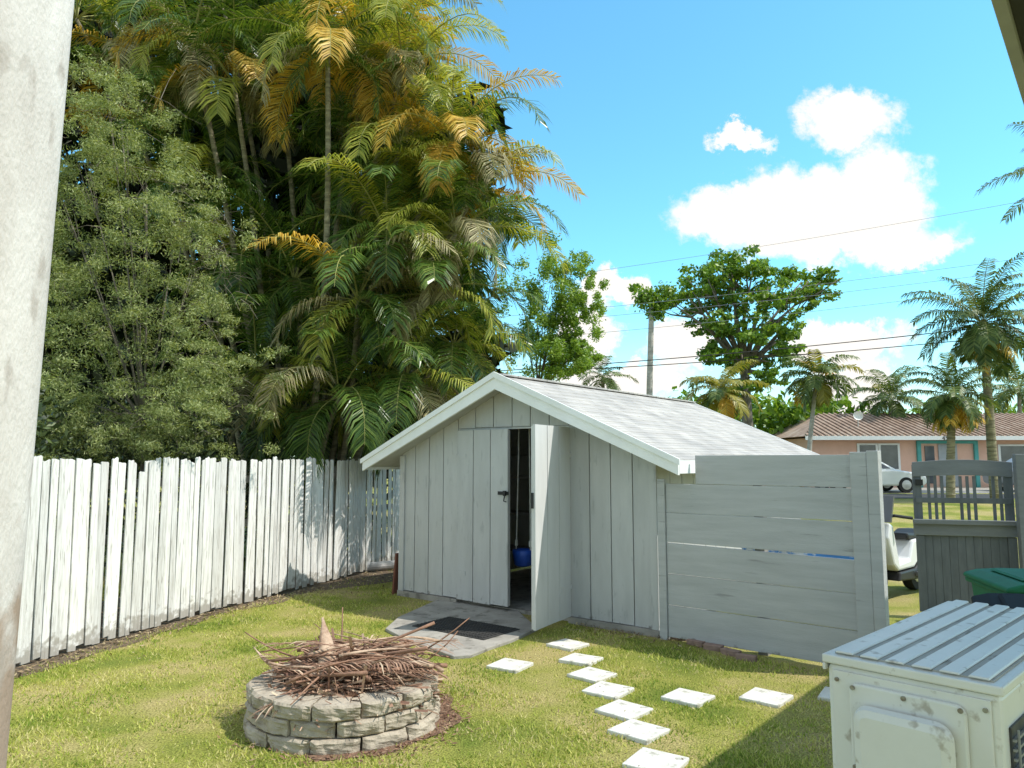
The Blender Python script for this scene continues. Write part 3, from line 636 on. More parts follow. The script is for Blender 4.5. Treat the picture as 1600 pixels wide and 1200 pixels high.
p = gnd(592,886,.07); b = MB(); b.tube([p+Vector((-.25,-.1,.01)), p+Vector((.35,.22,.02))], .07, 12); tag(b.build('pipe', M['log'], smooth=False), 'short grey pipe lying by the far end of the fence', 'pipe')
# ------------------------------------------------------------------ column, eave
b = MB()
zz_ = [0,.6,1.0,1.3,1.6,1.9,2.2,2.5,2.8,3.0]; vs = []; n = 28
for z in zz_:
    xr = -1.016+.040*(z-1.17)/1.68; hw = .21
    for k in range(n):
        t = 2*PI*k/n; c, s_ = math.cos(t), math.sin(t); e = .45
        vs.append((xr-hw+hw*math.copysign(abs(c)**e, c), 1.42+hw*math.copysign(abs(s_)**e, s_), z))
b.add(vs, [(i*n+k, i*n+(k+1)%n, (i+1)*n+(k+1)%n, (i+1)*n+k) for i in range(len(zz_)-1) for k in range(n)]+[tuple(range(n-1,-1,-1)), tuple((len(zz_)-1)*n+k for k in range(n))])
tag(b.build('porch_column', M['column'], smooth=True), 'stained white stucco porch column at the left edge', 'column')
er = empty('roof_eave', (1.047,1.523,2.8), math.atan2(.767,.642), 'dark soffit and grey fascia of the house eave at top right', 'roof eave')
b = MB(); b.box(-3,6,-.025,0,0,.2); b.build('fascia', M['fascia'], er, local=True)
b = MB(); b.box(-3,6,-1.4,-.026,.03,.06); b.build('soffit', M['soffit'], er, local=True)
b = MB(); b.hexa([(-3,-1.4,.065),(6,-1.4,.065),(6,.03,.202),(-3,.03,.202),(-3,-1.4,.6),(6,-1.4,.6),(6,.03,.222),(-3,.03,.222)]); b.build('roof_sheet', M['shingle'], er, local=True)
# ------------------------------------------------------------------ condenser
AZ = math.atan2(-.721,.693); ac = empty('air_conditioner', (.738,1.806,.652), AZ, 'off white outdoor air conditioner condenser in the right foreground', 'air conditioner')
b = MB(); b.box(.004,.356,.004,.936,0,.672); b.build('casing', M['condenser'], ac, local=True, bevel=.012)
b = MB(); b.box(-.004,.364,-.004,.944,.672,.692); b.box(-.004,.0035,-.004,.944,.655,.6719); lid = b.build('top_panel', M['condenser'], ac, local=True, bevel=.008)
b = MB(); b.box(.018,.342,.020,.92,.6922,.6955); b.build('recessed_tray', M['lid'], lid, local=True)
for i in range(6):
    xc = .042+i*.055; b = MB(); w = .0205
    prof = [(xc-w,.6957),(xc-w*.85,.7010),(xc+w*.85,.7010),(xc+w,.6957)]
    b.prism(prof, .012, .93); b.build('rib', M['condenser'], lid, local=True, bevel=.003)
b = MB(); b.box(.02,.34,-.003,.0035,.02,.66); b.build('end_panel', M['condenser'], ac, local=True, bevel=.002)
def rrect(x0,x1,z0,z1,r,n=6):
    out = []
    for cx,cz,a0 in ((x1-r,z0+r,-PI/2),(x1-r,z1-r,0),(x0+r,z1-r,PI/2),(x0+r,z0+r,PI)):
        for k in range(n+1): out.append((cx+r*math.cos(a0+k*PI/2/n), cz+r*math.sin(a0+k*PI/2/n)))
    return out
b = MB(); b.prism(rrect(.060,.298,.14,.642,.022), -.016, -.0035); sc_ = b.build('service_cover', M['condenser'], ac, local=True, bevel=.005)
b = MB(); b.prism(rrect(.078,.280,.16,.606,.035), -.058, -.0165); b.build('cover_bulge', M['condenser'], sc_, local=True, bevel=.022)
for x,z in ((.070,.632),(.288,.632),(.069,.46),(.289,.46),(.178,.632)):
    b = MB(); b.lathe([(.0055,-.0195),(.0055,-.0165)], (x,0,z), 10, ax='Y'); b.build('screw', M['screw'], sc_, local=True)
for x,z in ((.03,.64),(.33,.64)):
    b = MB(); b.lathe([(.005,-.007),(.005,-.0035)], (x,0,z), 10, ax='Y'); b.build('screw', M['screw'], ac, local=True)
b = MB(); b.box(.357,.361,.05,.89,.05,.60); cb_ = b.build('coil', M['fins'], ac, local=True)
b = MB()
for i in range(28): b.box(.3615,.368,.05,.89,.06+i*.019,.065+i*.019)
for j in range(12): b.box(.3685,.372,.06+j*.07,.065+j*.07,.055,.595)
b.build('guard_grille', M['guard'], cb_, local=True)
for y in (.12,.8):
    b = MB(); b.box(-.02,.38,y-.03,y+.03,-.03,-.001); b.build('foot', M['condenser'], ac, local=True)
b = MB(); Ra = RM[ac.name]
b.box(-.06,.42,-.06,1.0,-.652,-.032, Ra); tag(b.build('plinth', M['concrete'], bevel=.01), 'concrete plinth under the air conditioner condenser', 'plinth')
# ------------------------------------------------------------------ carts
def cart(name, loc, rz, mt, label):
    r = empty(name, loc, rz, label, 'trash cart', 'wheeled trash carts by the house')
    b = MB(); b.hexa([(-.23,-.24,.08),(.23,-.24,.08),(.23,.26,.08),(-.23,.26,.08),(-.29,-.33,.98),(.29,-.33,.98),(.29,.33,.98),(-.29,.33,.98)]); b.build('body', M[mt], r, local=True, bevel=.03)
    b = MB(); b.box(-.31,.31,-.36,.36,.95,.985); b.build('rim', M[mt], r, local=True, bevel=.012)
    b = MB(); b.prism([(-.33,.987),(.33,.987),(.325,1.015),(.24,1.04),(.1,1.05),(-.1,1.05),(-.24,1.04),(-.325,1.015)], -.38, .34); ld_ = b.build('lid', M[mt], r, local=True, bevel=.012)
    b = MB(); b.prism([(-.2,1.0505),(.2,1.0505),(.18,1.062),(-.18,1.062)], -.28, .22); b.build('lid_panel', M[mt], ld_, local=True, bevel=.005)
    b = MB(); b.tube([(-.27,.34,.96),(-.27,.44,.98),(.27,.44,.98),(.27,.34,.96)], .018, 8); b.build('handle', M[mt], r, local=True)
    for s in (-1,1):
        b = MB(); b.tube([(s*.23,.28,.13),(s*.29,.28,.13)], .13, 18); b.build('wheel', M['tyre'], r, local=True)
    return r
cart('trash_cart', (3.46,4.98,-.01), RZ+.45, 'green', 'trash cart with a green lid behind the air conditioner')
cart('trash_cart', (2.88,4.10,-.03), RZ+.15, 'navy', 'dark navy trash cart just behind the air conditioner')
# ------------------------------------------------------------------ gate
GA, GB = at(1424, 720, 8.75), at(1580, 720, 8.45); ga = math.atan2(GB.y-GA.y, GB.x-GA.x); gl = math.hypot(GB.x-GA.x, GB.y-GA.y)  # right end turned nearer so the gate face stays out of the sun
gt = empty('garden_gate', (GA.x, GA.y, 0), ga, 'open shade-darkened grey garden gate with slatted top and boarded bottom', 'gate')
b = MB()
nbd = 12; w = (gl-.02)/nbd
for i in range(nbd): b.box(.01+i*w+.0015, .01+(i+1)*w-.0015, 0, .02, .06, .97)
b.box(.02,gl-.02,.0205,.035,.07,.96); b.build('board_panel', M['gate'], gt, local=True)
b = MB(); b.box(-.02,gl+.02,-.04,-.001,.93,1.10); b.build('middle_rail', M['gaterail'], gt, local=True, bevel=.006)
b = MB(); b.box(-.03,gl+.03,-.09,-.041,1.06,1.115); b.build('ledge', M['gaterail'], gt, local=True, bevel=.006)
for x in (.0, gl-.09):
    b = MB(); b.box(x, x+.09, -.02,.0-.0015,.06,.925); b.build('stile', M['gate'], gt, local=True, bevel=.004)
    b = MB(); b.box(x, x+.09, .0,.03,1.10,1.74); b.build('stile', M['gate'], gt, local=True, bevel=.004)
n = 12; top = [(gl*i/n, 1.77+.03*math.sin(PI*i/n)) for i in range(n+1)]
b = MB(); b.prism([(0,1.60)]+[(gl*i/n, 1.60+.02*math.sin(PI*i/n)) for i in range(1,n)]+[(gl,1.60)]+top[::-1], -.021, -.0005); b.build('top_rail', M['gaterail'], gt, local=True, bevel=.004)
b = MB(); b.box(.02,gl-.02,-.015,.001,1.30,1.36); b.build('cross_rail', M['gate'], gt, local=True)
for x in [.15,.22,.29,.48,.55,.62,.81,.88,.95]:
    if x < gl-.12: b = MB(); b.box(x,x+.03,.002,.022,1.101,1.61); b.build('slat', M['gate'], gt, local=True)
b = MB(); b.box(.02,.10,-.036,-.022,1.50,1.57); b.build('hinge', M['black'], gt, local=True)
g2 = at(1586, 710, 8.2); sf = empty('side_fence', (g2.x,g2.y,0), -.25, 'grey board fence post and panel at the right edge beyond the gate', 'fence')
b = MB(); b.box(.0,.13,0,.1,0,1.86); b.build('post', M['gaterail'], sf, local=True, bevel=.005)
for i in range(6):
    b = MB(); b.box(.132,1.9,.03,.06,.05+i*.3,.34+i*.3); b.build('board', M['greyfence'], sf, local=True, bevel=.003)
ms = empty('motor_scooter', (5.12,10.1,0.0), .75, 'white and black motor scooter parked behind the grey gate', 'scooter')
def wheel(parent, x, y, z, r, w):
    b = MB(); b.lathe([(r*.62,-w/2),(r*.95,-w/2),(r,-w/4),(r,w/4),(r*.95,w/2),(r*.62,w/2)], (x,y,z), 22, ax='Y'); t_ = b.build('wheel', M['tyre'], parent, local=True, smooth=False)
    b = MB(); b.lathe([(.02,-w/2-.012),(r*.6,-w/2-.004),(r*.6,w/2+.004),(.02,w/2+.012)], (x,y,z), 16, ax='Y'); b.build('rim', M['rim'], t_, local=True)
wheel(ms,-.65,0,.28,.28,.11); wheel(ms,.65,0,.28,.28,.13)
b = MB(); b.prism([(-.45,.45),(-.30,.36),(.25,.36),(.45,.45),(.95,.62),(.95,.74),(.25,.72),(.1,.48),(-.25,.46),(-.42,.95),(-.55,1.0),(-.62,.8)], -.17,.17); b.build('body', M['carwhite'], ms, local=True, bevel=.03)
b = MB(); b.prism([(-.36,.24),(.30,.20),(.62,.30),(.80,.50),(.42,.42),(.25,.345),(-.30,.345)], -.19,.19); b.build('engine_cover', M['black'], ms, local=True, bevel=.02)
b = MB(); b.tube([(.2,-.21,.28),(.5,-.23,.27),(.95,-.23,.36)], [.03,.055,.055], 10); b.build('exhaust', M['rim'], ms, local=True)
b = MB(); b.prism([(.12,.725),(.9,.745),(.95,.82),(.55,.84),(.4,.80),(.12,.82)], -.15,.15); b.build('seat', M['black'], ms, local=True, bevel=.03)
b = MB(); b.prism([(-.95,.5),(-.55,.62),(-.36,.55),(-.40,.6),(-.6,.68),(-.92,.56)], -.08,.08); b.build('mudguard', M['carwhite'], ms, local=True)
for s in (-1,1):
    b = MB(); b.tube([(-.65,s*.07,.28),(-.5,s*.05,.95)], .025); b.build('fork', M['rim'], ms, local=True)
b = MB(); b.tube([(-.3,.36,1.05),(-.45,.2,1.08),(-.5,0,1.05),(-.45,-.2,1.08),(-.3,-.36,1.05)], .02, 8); b.build('handlebar', M['black'], ms, local=True)
b = MB(); b.prism([(-.6,1.0),(-.55,1.0),(-.42,1.32),(-.45,1.33)], -.2,.2); b.build('windscreen', M['glass'], ms, local=True)
b = MB(); b.lathe([(.02,-.03),(.08,-.02),(.08,.02),(.02,.03)], (-.62,0,.9), 14); b.build('headlight', M['lamp'], ms, local=True)
# ------------------------------------------------------------------ neighbour house
hs = empty('neighbour_house', (22,36,.45), 0, 'peach bungalow with a brown tile roof across the street', 'house')
hx0, hx1 = -7.5, 10.0
b = MB(); b.box(hx0,hx1,0,8,0,2.4); b.build('wall', M['peach'], hs, local=True)
def hiproof(x0,x1,y0,y1,ze,zr,inset,name):
    b = MB(); ym_ = (y0+y1)/2; rx0, rx1 = x0+inset, x1-inset
    c = {'a':(x0,y0,ze),'b':(x1,y0,ze),'c':(x1,y1,ze),'d':(x0,y1,ze),'r':(rx0,ym_,zr),'s':(rx1,ym_,zr)}
    b.add([c[k] for k in 'abcdrs'], [(0,1,5,4),(1,2,5),(2,3,4,5),(3,0,4),(3,2,1,0)])
    N_ = int((x1-x0)/.3)
    for i in range(N_):
        x = x0+.15+i*.3; k = min(1, (x-x0)/inset, (x1-x)/inset)
        b.tube([(x,y0-.02,ze+.02),(x,y0+(ym_-y0)*k,ze+(zr-ze)*k+.02)], .06, 5)
    return b.build(name, M['tile'], hs, local=True)
hiproof(hx0-.5,hx1+.5,-.6,8.6,2.47,3.80,2.6,'roof')
b = MB(); b.box(hx0-.5,hx1+.5,-.66,-.62,2.28,2.47); b.build('fascia', M['white'], hs, local=True)
def win(px0,px1,z0,z1,fr_='white',gl_='glass',y=-.0):
    x0 = (px0-800)/F*36-22; x1 = (px1-800)/F*36-22
    b = MB(); b.box(x0-.08,x1+.08,y-.06,y-.01,z0-.08,z1+.08); f_ = b.build('window', M[fr_], hs, local=True)
    n_ = max(1, int((x1-x0)/.8)); w_ = (x1-x0)/n_
    for i in range(n_):
        b = MB(); b.box(x0+i*w_+.03,x0+(i+1)*w_-.03,y-.068,y-.061,z0,z1); b.build('pane', M[gl_], f_, local=True)
win(1339,1366,.9,2.05); win(1372,1400,.9,2.05); win(1558,1604,.9,2.0)
x0 = (1432-800)/F*36-22; x1 = (1520-800)/F*36-22
for xa,xb,za in ((x0-.1,x0+.08,0),(x1-.08,x1+.1,0)):
    b = MB(); b.box(xa,xb,-.12,-.01,za,2.27); b.build('porch_post', M['teal'], hs, local=True)
b = MB(); b.box(x0+.08,x1-.08,-.12,-.01,2.12,2.27); b.build('porch_beam', M['teal'], hs, local=True)
b = MB(); b.box(x0+.95,x0+1.85,-.06,-.01,.05,2.08); dr_ = b.build('door', M['doorgrey'], hs, local=True)
b = MB(); b.lathe([(.04,-.12),(.04,-.061)], (x0+1.75,0,1.05), 10, ax='Y'); b.build('handle', M['rim'], dr_, local=True)
b = MB(); b.box(x0+.3,x0+.75,-.05,-.01,.2,2.0); b.build('sidelight', M['glass'], hs, local=True)
cu = bpy.data.curves.new('num','FONT'); cu.body = '4560'; cu.size = .30; cu.extrude = .006; cu.align_x = 'CENTER'; to = bpy.data.objects.new('tmp', cu); COL.objects.link(to)
bpy.context.view_layer.update(); me = bpy.data.meshes.new_from_object(to.evaluated_get(bpy.context.evaluated_depsgraph_get())); COL.objects.unlink(to); bpy.data.objects.remove(to)
me.materials.clear(); me.materials.append(M['black']); o = bpy.data.objects.new('house_number', me); COL.objects.link(o); o.parent = hs
o.location = ((1467-800)/F*36-22, -.69, 2.27); o.rotation_euler = (PI/2,0,0)
sd_ = empty('satellite_dish', at(1340,656,37.0), 0, 'small white satellite dish on the neighbour house roof', 'satellite dish')
b = MB(); b.tube([(0,0,-.35),(0,0,.1),(-.05,-.1,.2)], .025); b.build('mast', M['rim'], sd_, local=True)
b = MB(); vs = []
for i in range(5):
    for k in range(16):
        t = 2*PI*k/16; r = .25*i/4; vs.append((-.08+r*math.cos(t), -.16-.09*(i/4)**2, .2+r*math.sin(t)*.9))
b.add(vs, [(i*16+k,i*16+(k+1)%16,(i+1)*16+(k+1)%16,(i+1)*16+k) for i in range(4) for k in range(16)]); b.build('dish', M['white'], sd_, local=True, smooth=True)
def car(loc, rz, paint, label):
    r = empty('parked_car', loc, rz, label, 'car', 'cars parked across the street')
    prof = [(-2.2,.35),(-2.25,.6),(-2.2,.88),(-1.75,.95),(.95,.93),(1.9,.80),(2.22,.66),(2.25,.4),(2.1,.28),(-2.05,.28)]
    b = MB(); b.prism(prof, -.88,.88); b.build('body', M[paint], r, local=True, bevel=.07)
    b = MB(); b.hexa([(-1.75,-.80,.93),(1.1,-.80,.91),(1.1,.80,.91),(-1.75,.80,.93),(-1.0,-.62,1.42),(.22,-.62,1.44),(.22,.62,1.44),(-1.0,.62,1.42)]); b.build('cabin', M[paint], r, local=True, bevel=.05)
    for s in (-1,1):
        for xa,xb,xc,xd in ((-1.35,-.42,-.42,-.98),(-.34,.82,.2,-.34)):
            def yy_(z): return s*(.80-.18*(z-.93)/.5+.008)
            b = MB(); q = [(xa,yy_(.98),.98),(xb,yy_(.98),.98),(xc,yy_(1.36),1.36),(xd,yy_(1.36),1.36)]; b.add(q, [(0,1,2,3)] if s < 0 else [(3,2,1,0)]); b.build('side_window', M['glass'], r, local=True)
        for x in (-1.35,1.38):
            wheel(r, x, s*.80, .32, .32, .2)
        b = MB(); b.box(2.0,2.235,s*.62-.16,s*.62+.16,.60,.72); b.build('headlight', M['lamp'], r, local=True, bevel=.03)
    b = MB(); b.add([(1.06,-.66,.97),(1.06,.66,.97),(.30,.56,1.38),(.30,-.56,1.38)], [(0,1,2,3)]); b.build('windscreen', M['glass'], r, local=True)
    return r
car((14.55,31.0,.462), 0, 'carwhite', 'white car parked across the street beside the fence post')
car((22.9,32.0,.462), .1, 'cargrey', 'grey car parked across the street at the right edge')
# ------------------------------------------------------------------ palms
def stem_pts(a, b, curve=0, n=10):
    a, b = Vector(a), Vector(b); out = []
    for i in range(n+1):
        t = i/n; q = a.lerp(b, t); h = t**1.6
        out.append(Vector((a.x+(b.x-a.x)*(t*.4+h*.6)+curve*math.sin(PI*t), a.y+(b.y-a.y)*t, q.z)))
    return out
def palm(name, basep, topp, nf, Lf, ll, nl, mats, wts, label, group, r0, r1, trunkm='trunk', w=.035, elr=(1.35,-.5), droop=1.4, hang=.4, vee=.25, curve=0, skirt=0):
    r = empty(name, basep, random.uniform(0,6), label, 'palm tree', group)
    b = MB(); sp_ = stem_pts(basep, topp, curve, 14); n_ = len(sp_)
    b.tube(sp_, [r0+(r1-r0)*i/(n_-1) for i in range(n_)], 9)
    L_ = sum((sp_[i+1]-sp_[i]).length for i in range(n_-1))
    if r1 > .035 and L_ > 2:                  # ring scars
        nr_ = int(L_/.22)
        for i in range(nr_):
            f = i/nr_*(n_-1); j = min(int(f), n_-2); p = sp_[j].lerp(sp_[j+1], f-j); d_ = (sp_[j+1]-sp_[j]).normalized()*.012; rr = (r0+(r1-r0)*i/nr_)*1.07; b.tube([p-d_, p+d_], rr, 9)
    b.build('trunk', M[trunkm], r, smooth=True)
    b = MB(); a0 = random.uniform(0,6)
    for k in range(nf):
        t = (k+.5)/nf; az = a0+k*2.39996+random.gauss(0,.15)
        el = elr[0]+(elr[1]-elr[0])*t+random.gauss(0,.1); mi = random.choices(range(len(wts)), wts)[0]
        if t > .85 and len(wts) > 3 and random.random() < .35: mi = 3
        hg = hang*(1.6 if mi == 3 else 1); lf = Lf*random.uniform(.8,1.12)*(.75+.35*math.sin(PI*min(1,t+.25)))
        frond(b, topp, az, el, lf, droop*random.uniform(.8,1.25), nl, ll, mi, len(wts), w, hg, vee)
    for k in range(skirt):
        frond(b, Vector(topp)-Vector((0,0,.1)), random.uniform(0,6.3), random.uniform(-1.0,-.5), Lf*.7, .6, nl//2, ll*.8, min(2,len(wts)-1), len(wts), w, 1.2, -.2)
    b.build('crown', [M[q] for q in mats]+[M['rachis']], r)
    return r
ARE = ['fgreen','fyellow','forange','fdry']
CL = 'areca palms in the clump beyond the white fence'
arecas = [ # base px, base Y, top px, py, Y, nf, L, weights, label
 (462,11.6,512,78,11.5,13,2.3,(6,2,1.4,.6),'areca palm with the long curved ringed trunk mid clump'),
 (440,13.0,300,70,12.8,14,2.4,(6,1.5,.6,1.2),None),(420,13.2,365,130,12.8,13,2.3,(7,1.2,.3,1.0),None),
 (490,13.0,565,95,12.7,14,2.4,(5,2.5,2.0,.5),None),(500,12.9,630,110,12.5,15,2.3,(4,3,2.8,.5),None),
 (510,12.7,705,225,12.3,15,2.2,(4,3,2.8,.5),'areca palm leaning furthest right with golden fronds'),
 (500,13.0,625,230,12.4,14,2.3,(6,3,1.2,.5),None),(470,13.6,430,40,14,13,2.5,(8,1.5,.4,.8),None),
 (500,13.8,530,10,14,14,2.5,(6,2,1.0,.6),None),(430,14.2,205,85,14,14,2.5,(7,1.0,.3,1.2),None),
 (510,12.9,712,365,12.2,14,2.1,(5,3.2,.8,.5),None),(500,12.5,605,370,12.0,14,2.1,(6,2.6,.5,.5),None),
 (505,12.3,560,470,11.6,13,2.0,(6,3.2,.3,.3),'low areca palm with drooping arched fronds above the fence'),
 (520,12.6,668,460,11.9,14,2.1,(6,3,.4,.5),None),(400,14.3,120,30,14.2,14,2.6,(7,1.0,.3,1.2),None),
 (510,14.2,615,30,14,14,2.3,(4,3,2.8,.5),None),(380,13.4,315,300,13.4,11,2.0,(8,1,.1,.8),None),
 (505,13.4,745,300,13.0,15,1.9,(4,3,2.2,.5),None),(430,12.8,400,580,12.6,14,2.1,(9,1,.1,.1),None),
 (500,12.2,530,620,11.6,13,2.0,(9,1.5,.1,.2),None),(520,12.8,635,590,12.0,15,2.0,(8,2.4,.3,.3),None),
 (470,14.2,540,270,14.0,13,2.3,(9,1,.2,.4),None),(450,13.2,460,440,13.0,14,2.1,(9,1,.1,.3),None),(430,13.6,380,420,13.4,13,2.2,(9,.8,.1,.5),None),
 (515,13.2,708,540,12.6,14,1.9,(7,2.6,.4,.4),None),(420,14.2,255,210,14.0,12,2.3,(9,.8,.1,.8),None),(470,12.4,465,650,12.1,12,1.8,(9,1,.1,.1),None),
 (500,14.2,600,330,14.0,13,2.3,(9,1,.1,.4),None),(440,14.0,350,15,14.4,13,2.5,(7,1.4,.4,.8),None)]
for (bx,bY,tx,ty,tY,nf,Lf,wts,lb) in arecas:
    bp_ = at(bx, 800, bY); bp_.z = 0
    if bp_.x > fx(bY)-.35: bp_.x = fx(bY)-.35-random.random()*.4
    palm('areca_palm', bp_, at(tx,ty,tY), nf+3, Lf, .52, 60, ARE, wts, lb or 'areca palm crowded among the tall clump beyond the white fence', CL, .058, .040, droop=2.2, w=.022, hang=.75, elr=(1.35,-.45), curve=random.uniform(-.25,.25))
CO = ['coco','cocoy','forange']
def far(px, Y): p = at(px, 800, Y); return Vector((p.x, p.y, gz(Y)))
palm('coconut_palm', far(1720,30), at(1700,285,30), 20, 4.2, .8, 42, CO, (8,.4,.1), 'palm whose fronds reach in at the upper right edge', None, .2, .12, 'palegreystem', .06, (1.2,-.7), 1.2, .9)
palm('date_palm', far(1556,25), at(1535,505,25), 38, 2.5, .62, 46, CO, (8,.3,.2), 'tallest palm at right with spreading grey green fronds', None, .16, .12, 'trunk', .045, (1.4,-.8), 1.4, 1.0, skirt=3)
palm('date_palm', far(1486,24), at(1488,618,24), 28, 1.7, .48, 40, CO, (8,.5,.5), 'short palm with orange brown dead fronds before the peach house', None, .14, .11, 'trunk', .04, (1.3,-.7), 1.4, .9, skirt=14)
palm('coconut_palm', far(1392,40), at(1392,622,40), 22, 2.6, .7, 36, CO, (8,1,.2), 'palm crown rising behind the bungalow roof by the dish', None, .15, .11, 'palegreystem', .06, (1.3,-.5), 1.4, .9)
palm('coconut_palm', far(1600,44), at(1592,605,44), 22, 3.4, .8, 36, CO, (7,1,.4), 'palm behind the bungalow roof at the right edge', None, .15, .11, 'palegreystem', .07, (1.3,-.5), 1.4, .9)
palm('coconut_palm', far(1262,29), at(1276,590,29), 24, 1.8, .55, 36, CO, (7,2,.2), 'slim leaning palm right of the large round tree', None, .10, .07, 'palegreystem', .055, (1.2,-.7), 1.7, .9)
palm('coconut_palm', far(1165,27), at(1128,612,27), 22, 1.7, .5, 34, CO, (4,6,1), 'yellowish palm at the foot of the large round tree', None, .10, .08, 'trunk', .055, (1.2,-.7), 1.7, .9)
palm('coconut_palm', far(945,34), at(942,590,34), 14, 1.6, .45, 26, CO, (8,1,.2), 'small dark palm showing above the shed roof', None, .10, .08, 'trunk', .05, (1.2,-.5), 1.5, .6)
tp_ = empty('tall_palm', far(1014,34), 0, 'tall bare pale palm trunk with a small tuft on top', 'palm tree')
b = MB(); b.tube(stem_pts(far(1014,34), at(1018,480,34)), [.17-.05*i/10 for i in range(11)], 10); b.build('trunk', M['palegreystem'], tp_, smooth=True)
np_mesh('crown', leaf_polys([(at(1020,470,34),(.85,.7,.6),700),(at(1040,458,34),(.6,.5,.5),400),(at(1006,462,34),(.45,.5,.4),300),(at(1024,490,34),(.5,.5,.35),260)], .20), 4, M['bigleaf'], tp_)
# ------------------------------------------------------------------ broadleaf trees
def limb_mb(basep, forkp, centers, r):
    b = MB(); basep, forkp = Vector(basep), Vector(forkp)
    b.tube([basep, basep.lerp(forkp,.5)+Vector((.05*r*8,0,0)), forkp], [r*1.15, r*.9, r*.75], 9)
    for c in centers:
        c = Vector(c); m1 = forkp.lerp(c,.45)+Vector((random.gauss(0,.1),random.gauss(0,.1),random.gauss(.1,.1)))*r*6
        b.tube([forkp-Vector((0,0,r*.5)), m1, c], [r*.55, r*.3, r*.08], 6)
        for k in range(3):
            e = c+Vector((random.gauss(0,1),random.gauss(0,1),random.gauss(.2,.5)))*r*2.2; b.tube([m1.lerp(c,.5), m1.lerp(e,.75), e], [r*.2,r*.12,r*.04], 4)
    return b
Y_ = 35; sc = Y_/F
cl = [(1072,462,38,24),(1106,436,40,26),(1142,414,38,22),(1176,422,38,22),(1202,444,26,22),(1050,474,28,12),(1102,482,40,20),(1146,458,40,28),(1186,474,30,24),(1170,512,36,24),(1128,512,30,16),(1252,440,34,24),(1282,440,20,14),(1264,466,24,12),(1208,502,20,18),(1234,514,22,24),(1220,552,16,14),(1114,552,30,14),(1150,560,28,18),(1194,564,30,20),(1168,600,26,14),(1204,592,22,12)]
bt = empty('shade_tree', far(1168,Y_), 0, 'large round shade tree with dense clumped foliage across the street', 'tree'); cc = []
for (cx,cy,rx,ry) in cl:
    c = at(cx,cy,Y_+random.uniform(-1.8,1.8))
    for k in range(11): cc.append((c+Vector((random.gauss(0,.65)*rx*sc,random.gauss(0,.7),random.gauss(0,.65)*ry*sc)), (rx*sc*.36,.6,ry*sc*.34), 46+int(rx*ry*.065)))
limb_mb(far(1168,Y_), at(1163,575,Y_), [at(a,b_,Y_) for a,b_,_,_ in cl], .28).build('trunk', M['bark'], bt, smooth=True)
np_mesh('crown', leaf_polys(cc, .20, .6, 2.4), 4, M['bigleaf'], bt)
Y_ = 18; sc = Y_/F
cl = [(850,445,40,45),(885,425,28,32),(862,515,44,44),(900,515,26,38),(835,560,42,38),(918,470,20,24),(880,572,38,22),(815,500,32,64),(905,570,18,16),(905,545,22,18),(875,480,34,34),(870,545,36,30),(840,500,40,40)]
lt = empty('feathery_tree', Vector((at(830,800,Y_).x, Y_, gz(Y_))), 0, 'loose bright green tree just right of the palm clump', 'tree'); cc = []
for (cx,cy,rx,ry) in cl:
    c = at(cx,cy,Y_+random.uniform(-.6,.6))
    for k in range(14): cc.append((c+Vector((random.gauss(0,.7)*rx*sc,random.gauss(0,.4),random.gauss(0,.7)*ry*sc)), (rx*sc*.36,.35,ry*sc*.32), 190))
limb_mb(Vector((at(830,800,Y_).x, Y_, gz(Y_))), at(840,620,Y_), [at(a,b_,Y_) for a,b_,_,_ in cl], .06).build('trunk', M['bark'], lt, smooth=True)
np_mesh('crown', leaf_polys(cc, .08, .40, 2.2), 4, M['midleaf'], lt)
# fine-leaved bushy tree at left
Y_ = 9.6; sc = Y_/F
cl = [(130,250,55,60),(190,200,60,50),(230,290,80,60),(130,380,70,70),(220,400,90,70),(300,430,60,60),(130,500,70,60),(230,520,90,60),(320,540,50,55),(110,620,60,60),(210,640,90,55),(300,640,60,50),(330,590,40,40),(170,150,45,40),(280,340,50,40),(70,400,50,90),(70,560,50,80),(90,690,60,45),(190,690,80,40),(90,290,40,60),(270,680,40,40),(60,660,50,50)]
lb_p = Vector((at(220,800,Y_).x, Y_, 0)); ft = empty('bushy_tree', lb_p, 0, 'bushy pale green fine leaved tree behind the white fence at left', 'tree'); cc = []
for (cx,cy,rx,ry) in cl:
    c = at(cx,cy,Y_+random.uniform(-.5,.3))
    for k in range(34): cc.append((c+Vector((random.gauss(0,.8)*rx*sc,random.gauss(0,.4),random.gauss(0,.8)*ry*sc)), (rx*sc*.28,.2,ry*sc*.20), 145))
limb_mb(lb_p, at(225,660,Y_), [at(a,b_,Y_+.2) for a,b_,_,_ in cl], .035).build('trunk', M['bark'], ft, smooth=True)
np_mesh('crown', leaf_polys(cc, .048, .22, 1.8), 4, M['finebush'], ft)
b = MB()
for k in range(260):
    cx, cy, rx, ry = random.choice(cl+[(330,420,40,50),(345,480,40,50),(340,380,30,40)]*2); c = at(cx,cy,Y_)+Vector((random.gauss(0,.6)*rx*sc, random.gauss(-.1,.3), random.gauss(0,.6)*ry*sc)); d = Vector((random.gauss(.2,.5),random.gauss(-.2,.4),random.gauss(.2,.4)))*.6
    b.tube([c, c+d*.5+Vector((0,0,.03)), c+d+Vector((0,0,-.04))], [.005,.003,.002], 3, cap=False)
b.build('twigs', M['bark'], ft)
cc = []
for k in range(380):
    py = random.uniform(-40, 710); px = random.uniform(-20, 640 if py < 140 else 750); c = at(px,py,random.uniform(15.0,16.8)); cc.append((c,(.8,.6,.8),80))
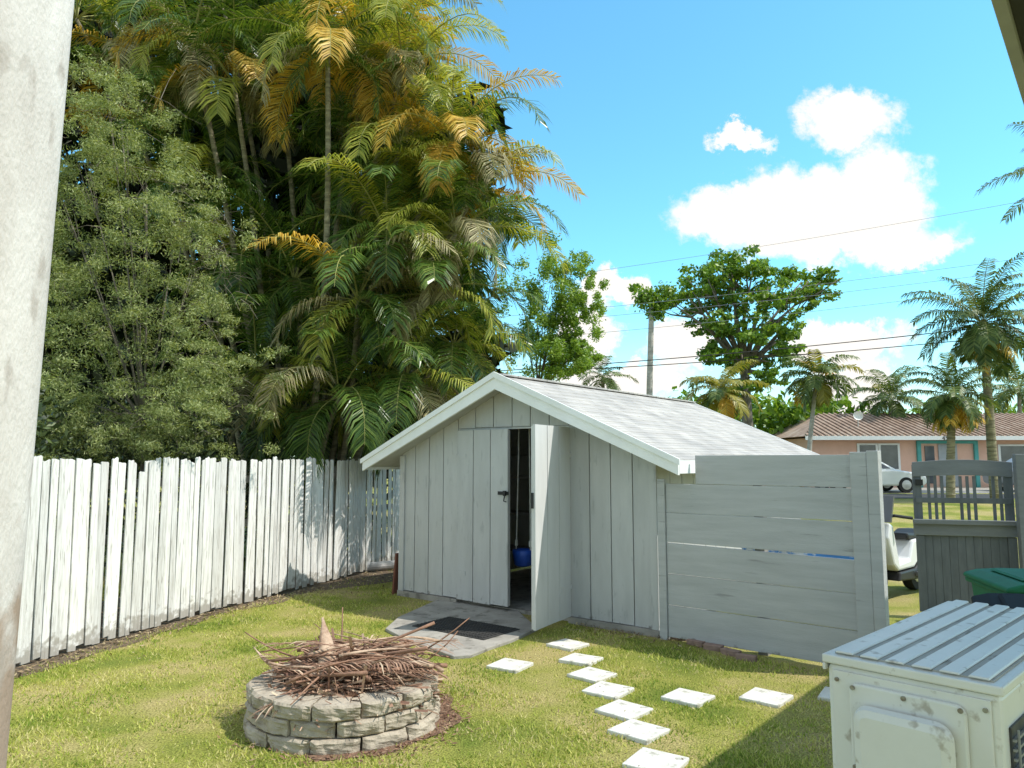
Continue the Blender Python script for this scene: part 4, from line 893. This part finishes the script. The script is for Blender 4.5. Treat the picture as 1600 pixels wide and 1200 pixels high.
for k in range(80):
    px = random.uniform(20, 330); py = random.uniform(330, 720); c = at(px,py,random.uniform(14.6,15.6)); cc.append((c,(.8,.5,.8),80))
tag(np_mesh('background_thicket', leaf_polys(cc, .52, .4, 2.0), 4, M['dark']), 'dense thicket of shade-dark leaves behind the palm clump', 'thicket', kind='stuff')
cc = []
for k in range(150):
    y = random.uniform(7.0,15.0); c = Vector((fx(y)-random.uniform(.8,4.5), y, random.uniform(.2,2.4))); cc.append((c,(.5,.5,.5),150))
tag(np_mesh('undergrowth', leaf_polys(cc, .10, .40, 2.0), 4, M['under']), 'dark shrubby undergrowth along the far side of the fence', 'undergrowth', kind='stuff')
cc = []
for k in range(90):
    px = random.uniform(1060,1330); c = at(px, random.uniform(630,700), random.uniform(40,46)); cc.append((c,(1.5,1,.8),60))
for k in range(60):
    px = random.uniform(1320,1680); c = at(px, random.uniform(640,690), random.uniform(52,58)); cc.append((c,(1.8,1,.9),50))
tag(np_mesh('distant_trees', leaf_polys(cc, .42, .6, 2.2), 4, M['bigleaf']), 'low line of distant green trees beside and behind the bungalow', 'trees', kind='stuff')
# ------------------------------------------------------------------ power lines
for (x0,y0,x1,y1,Yw,r,m_,lb) in [(860,567,1640,494,26,.017,'wire','upper thick black power line of the low pair'),(870,572,1640,513,26,.015,'wire','lower thick black power line of the low pair'),
      (900,422,1640,302,30,.008,'wirepale','highest faint wire crossing the big cloud'),(900,478,1640,393,30,.009,'wirepale','thin wire just above the round tree'),(900,492,1640,412,30,.009,'wirepale','thin wire level with the round tree crown'),(900,517,1640,436,30,.009,'wirepale','thin wire lowest of the faint group')]:
    a, c = at(x0-240, y0+(y0-y1)*240/(x1-x0), Yw+2), at(x1+200, y1-(y0-y1)*200/(x1-x0), Yw-2); pts = []
    for i in range(25):
        t = i/24; p = a.lerp(c, t); p.z -= .9*math.sin(PI*t)*.3; pts.append(p)
    b = MB(); b.tube(pts, r, 5); tag(b.build('power_line', M[m_]), lb, 'power line', 'overhead power lines')
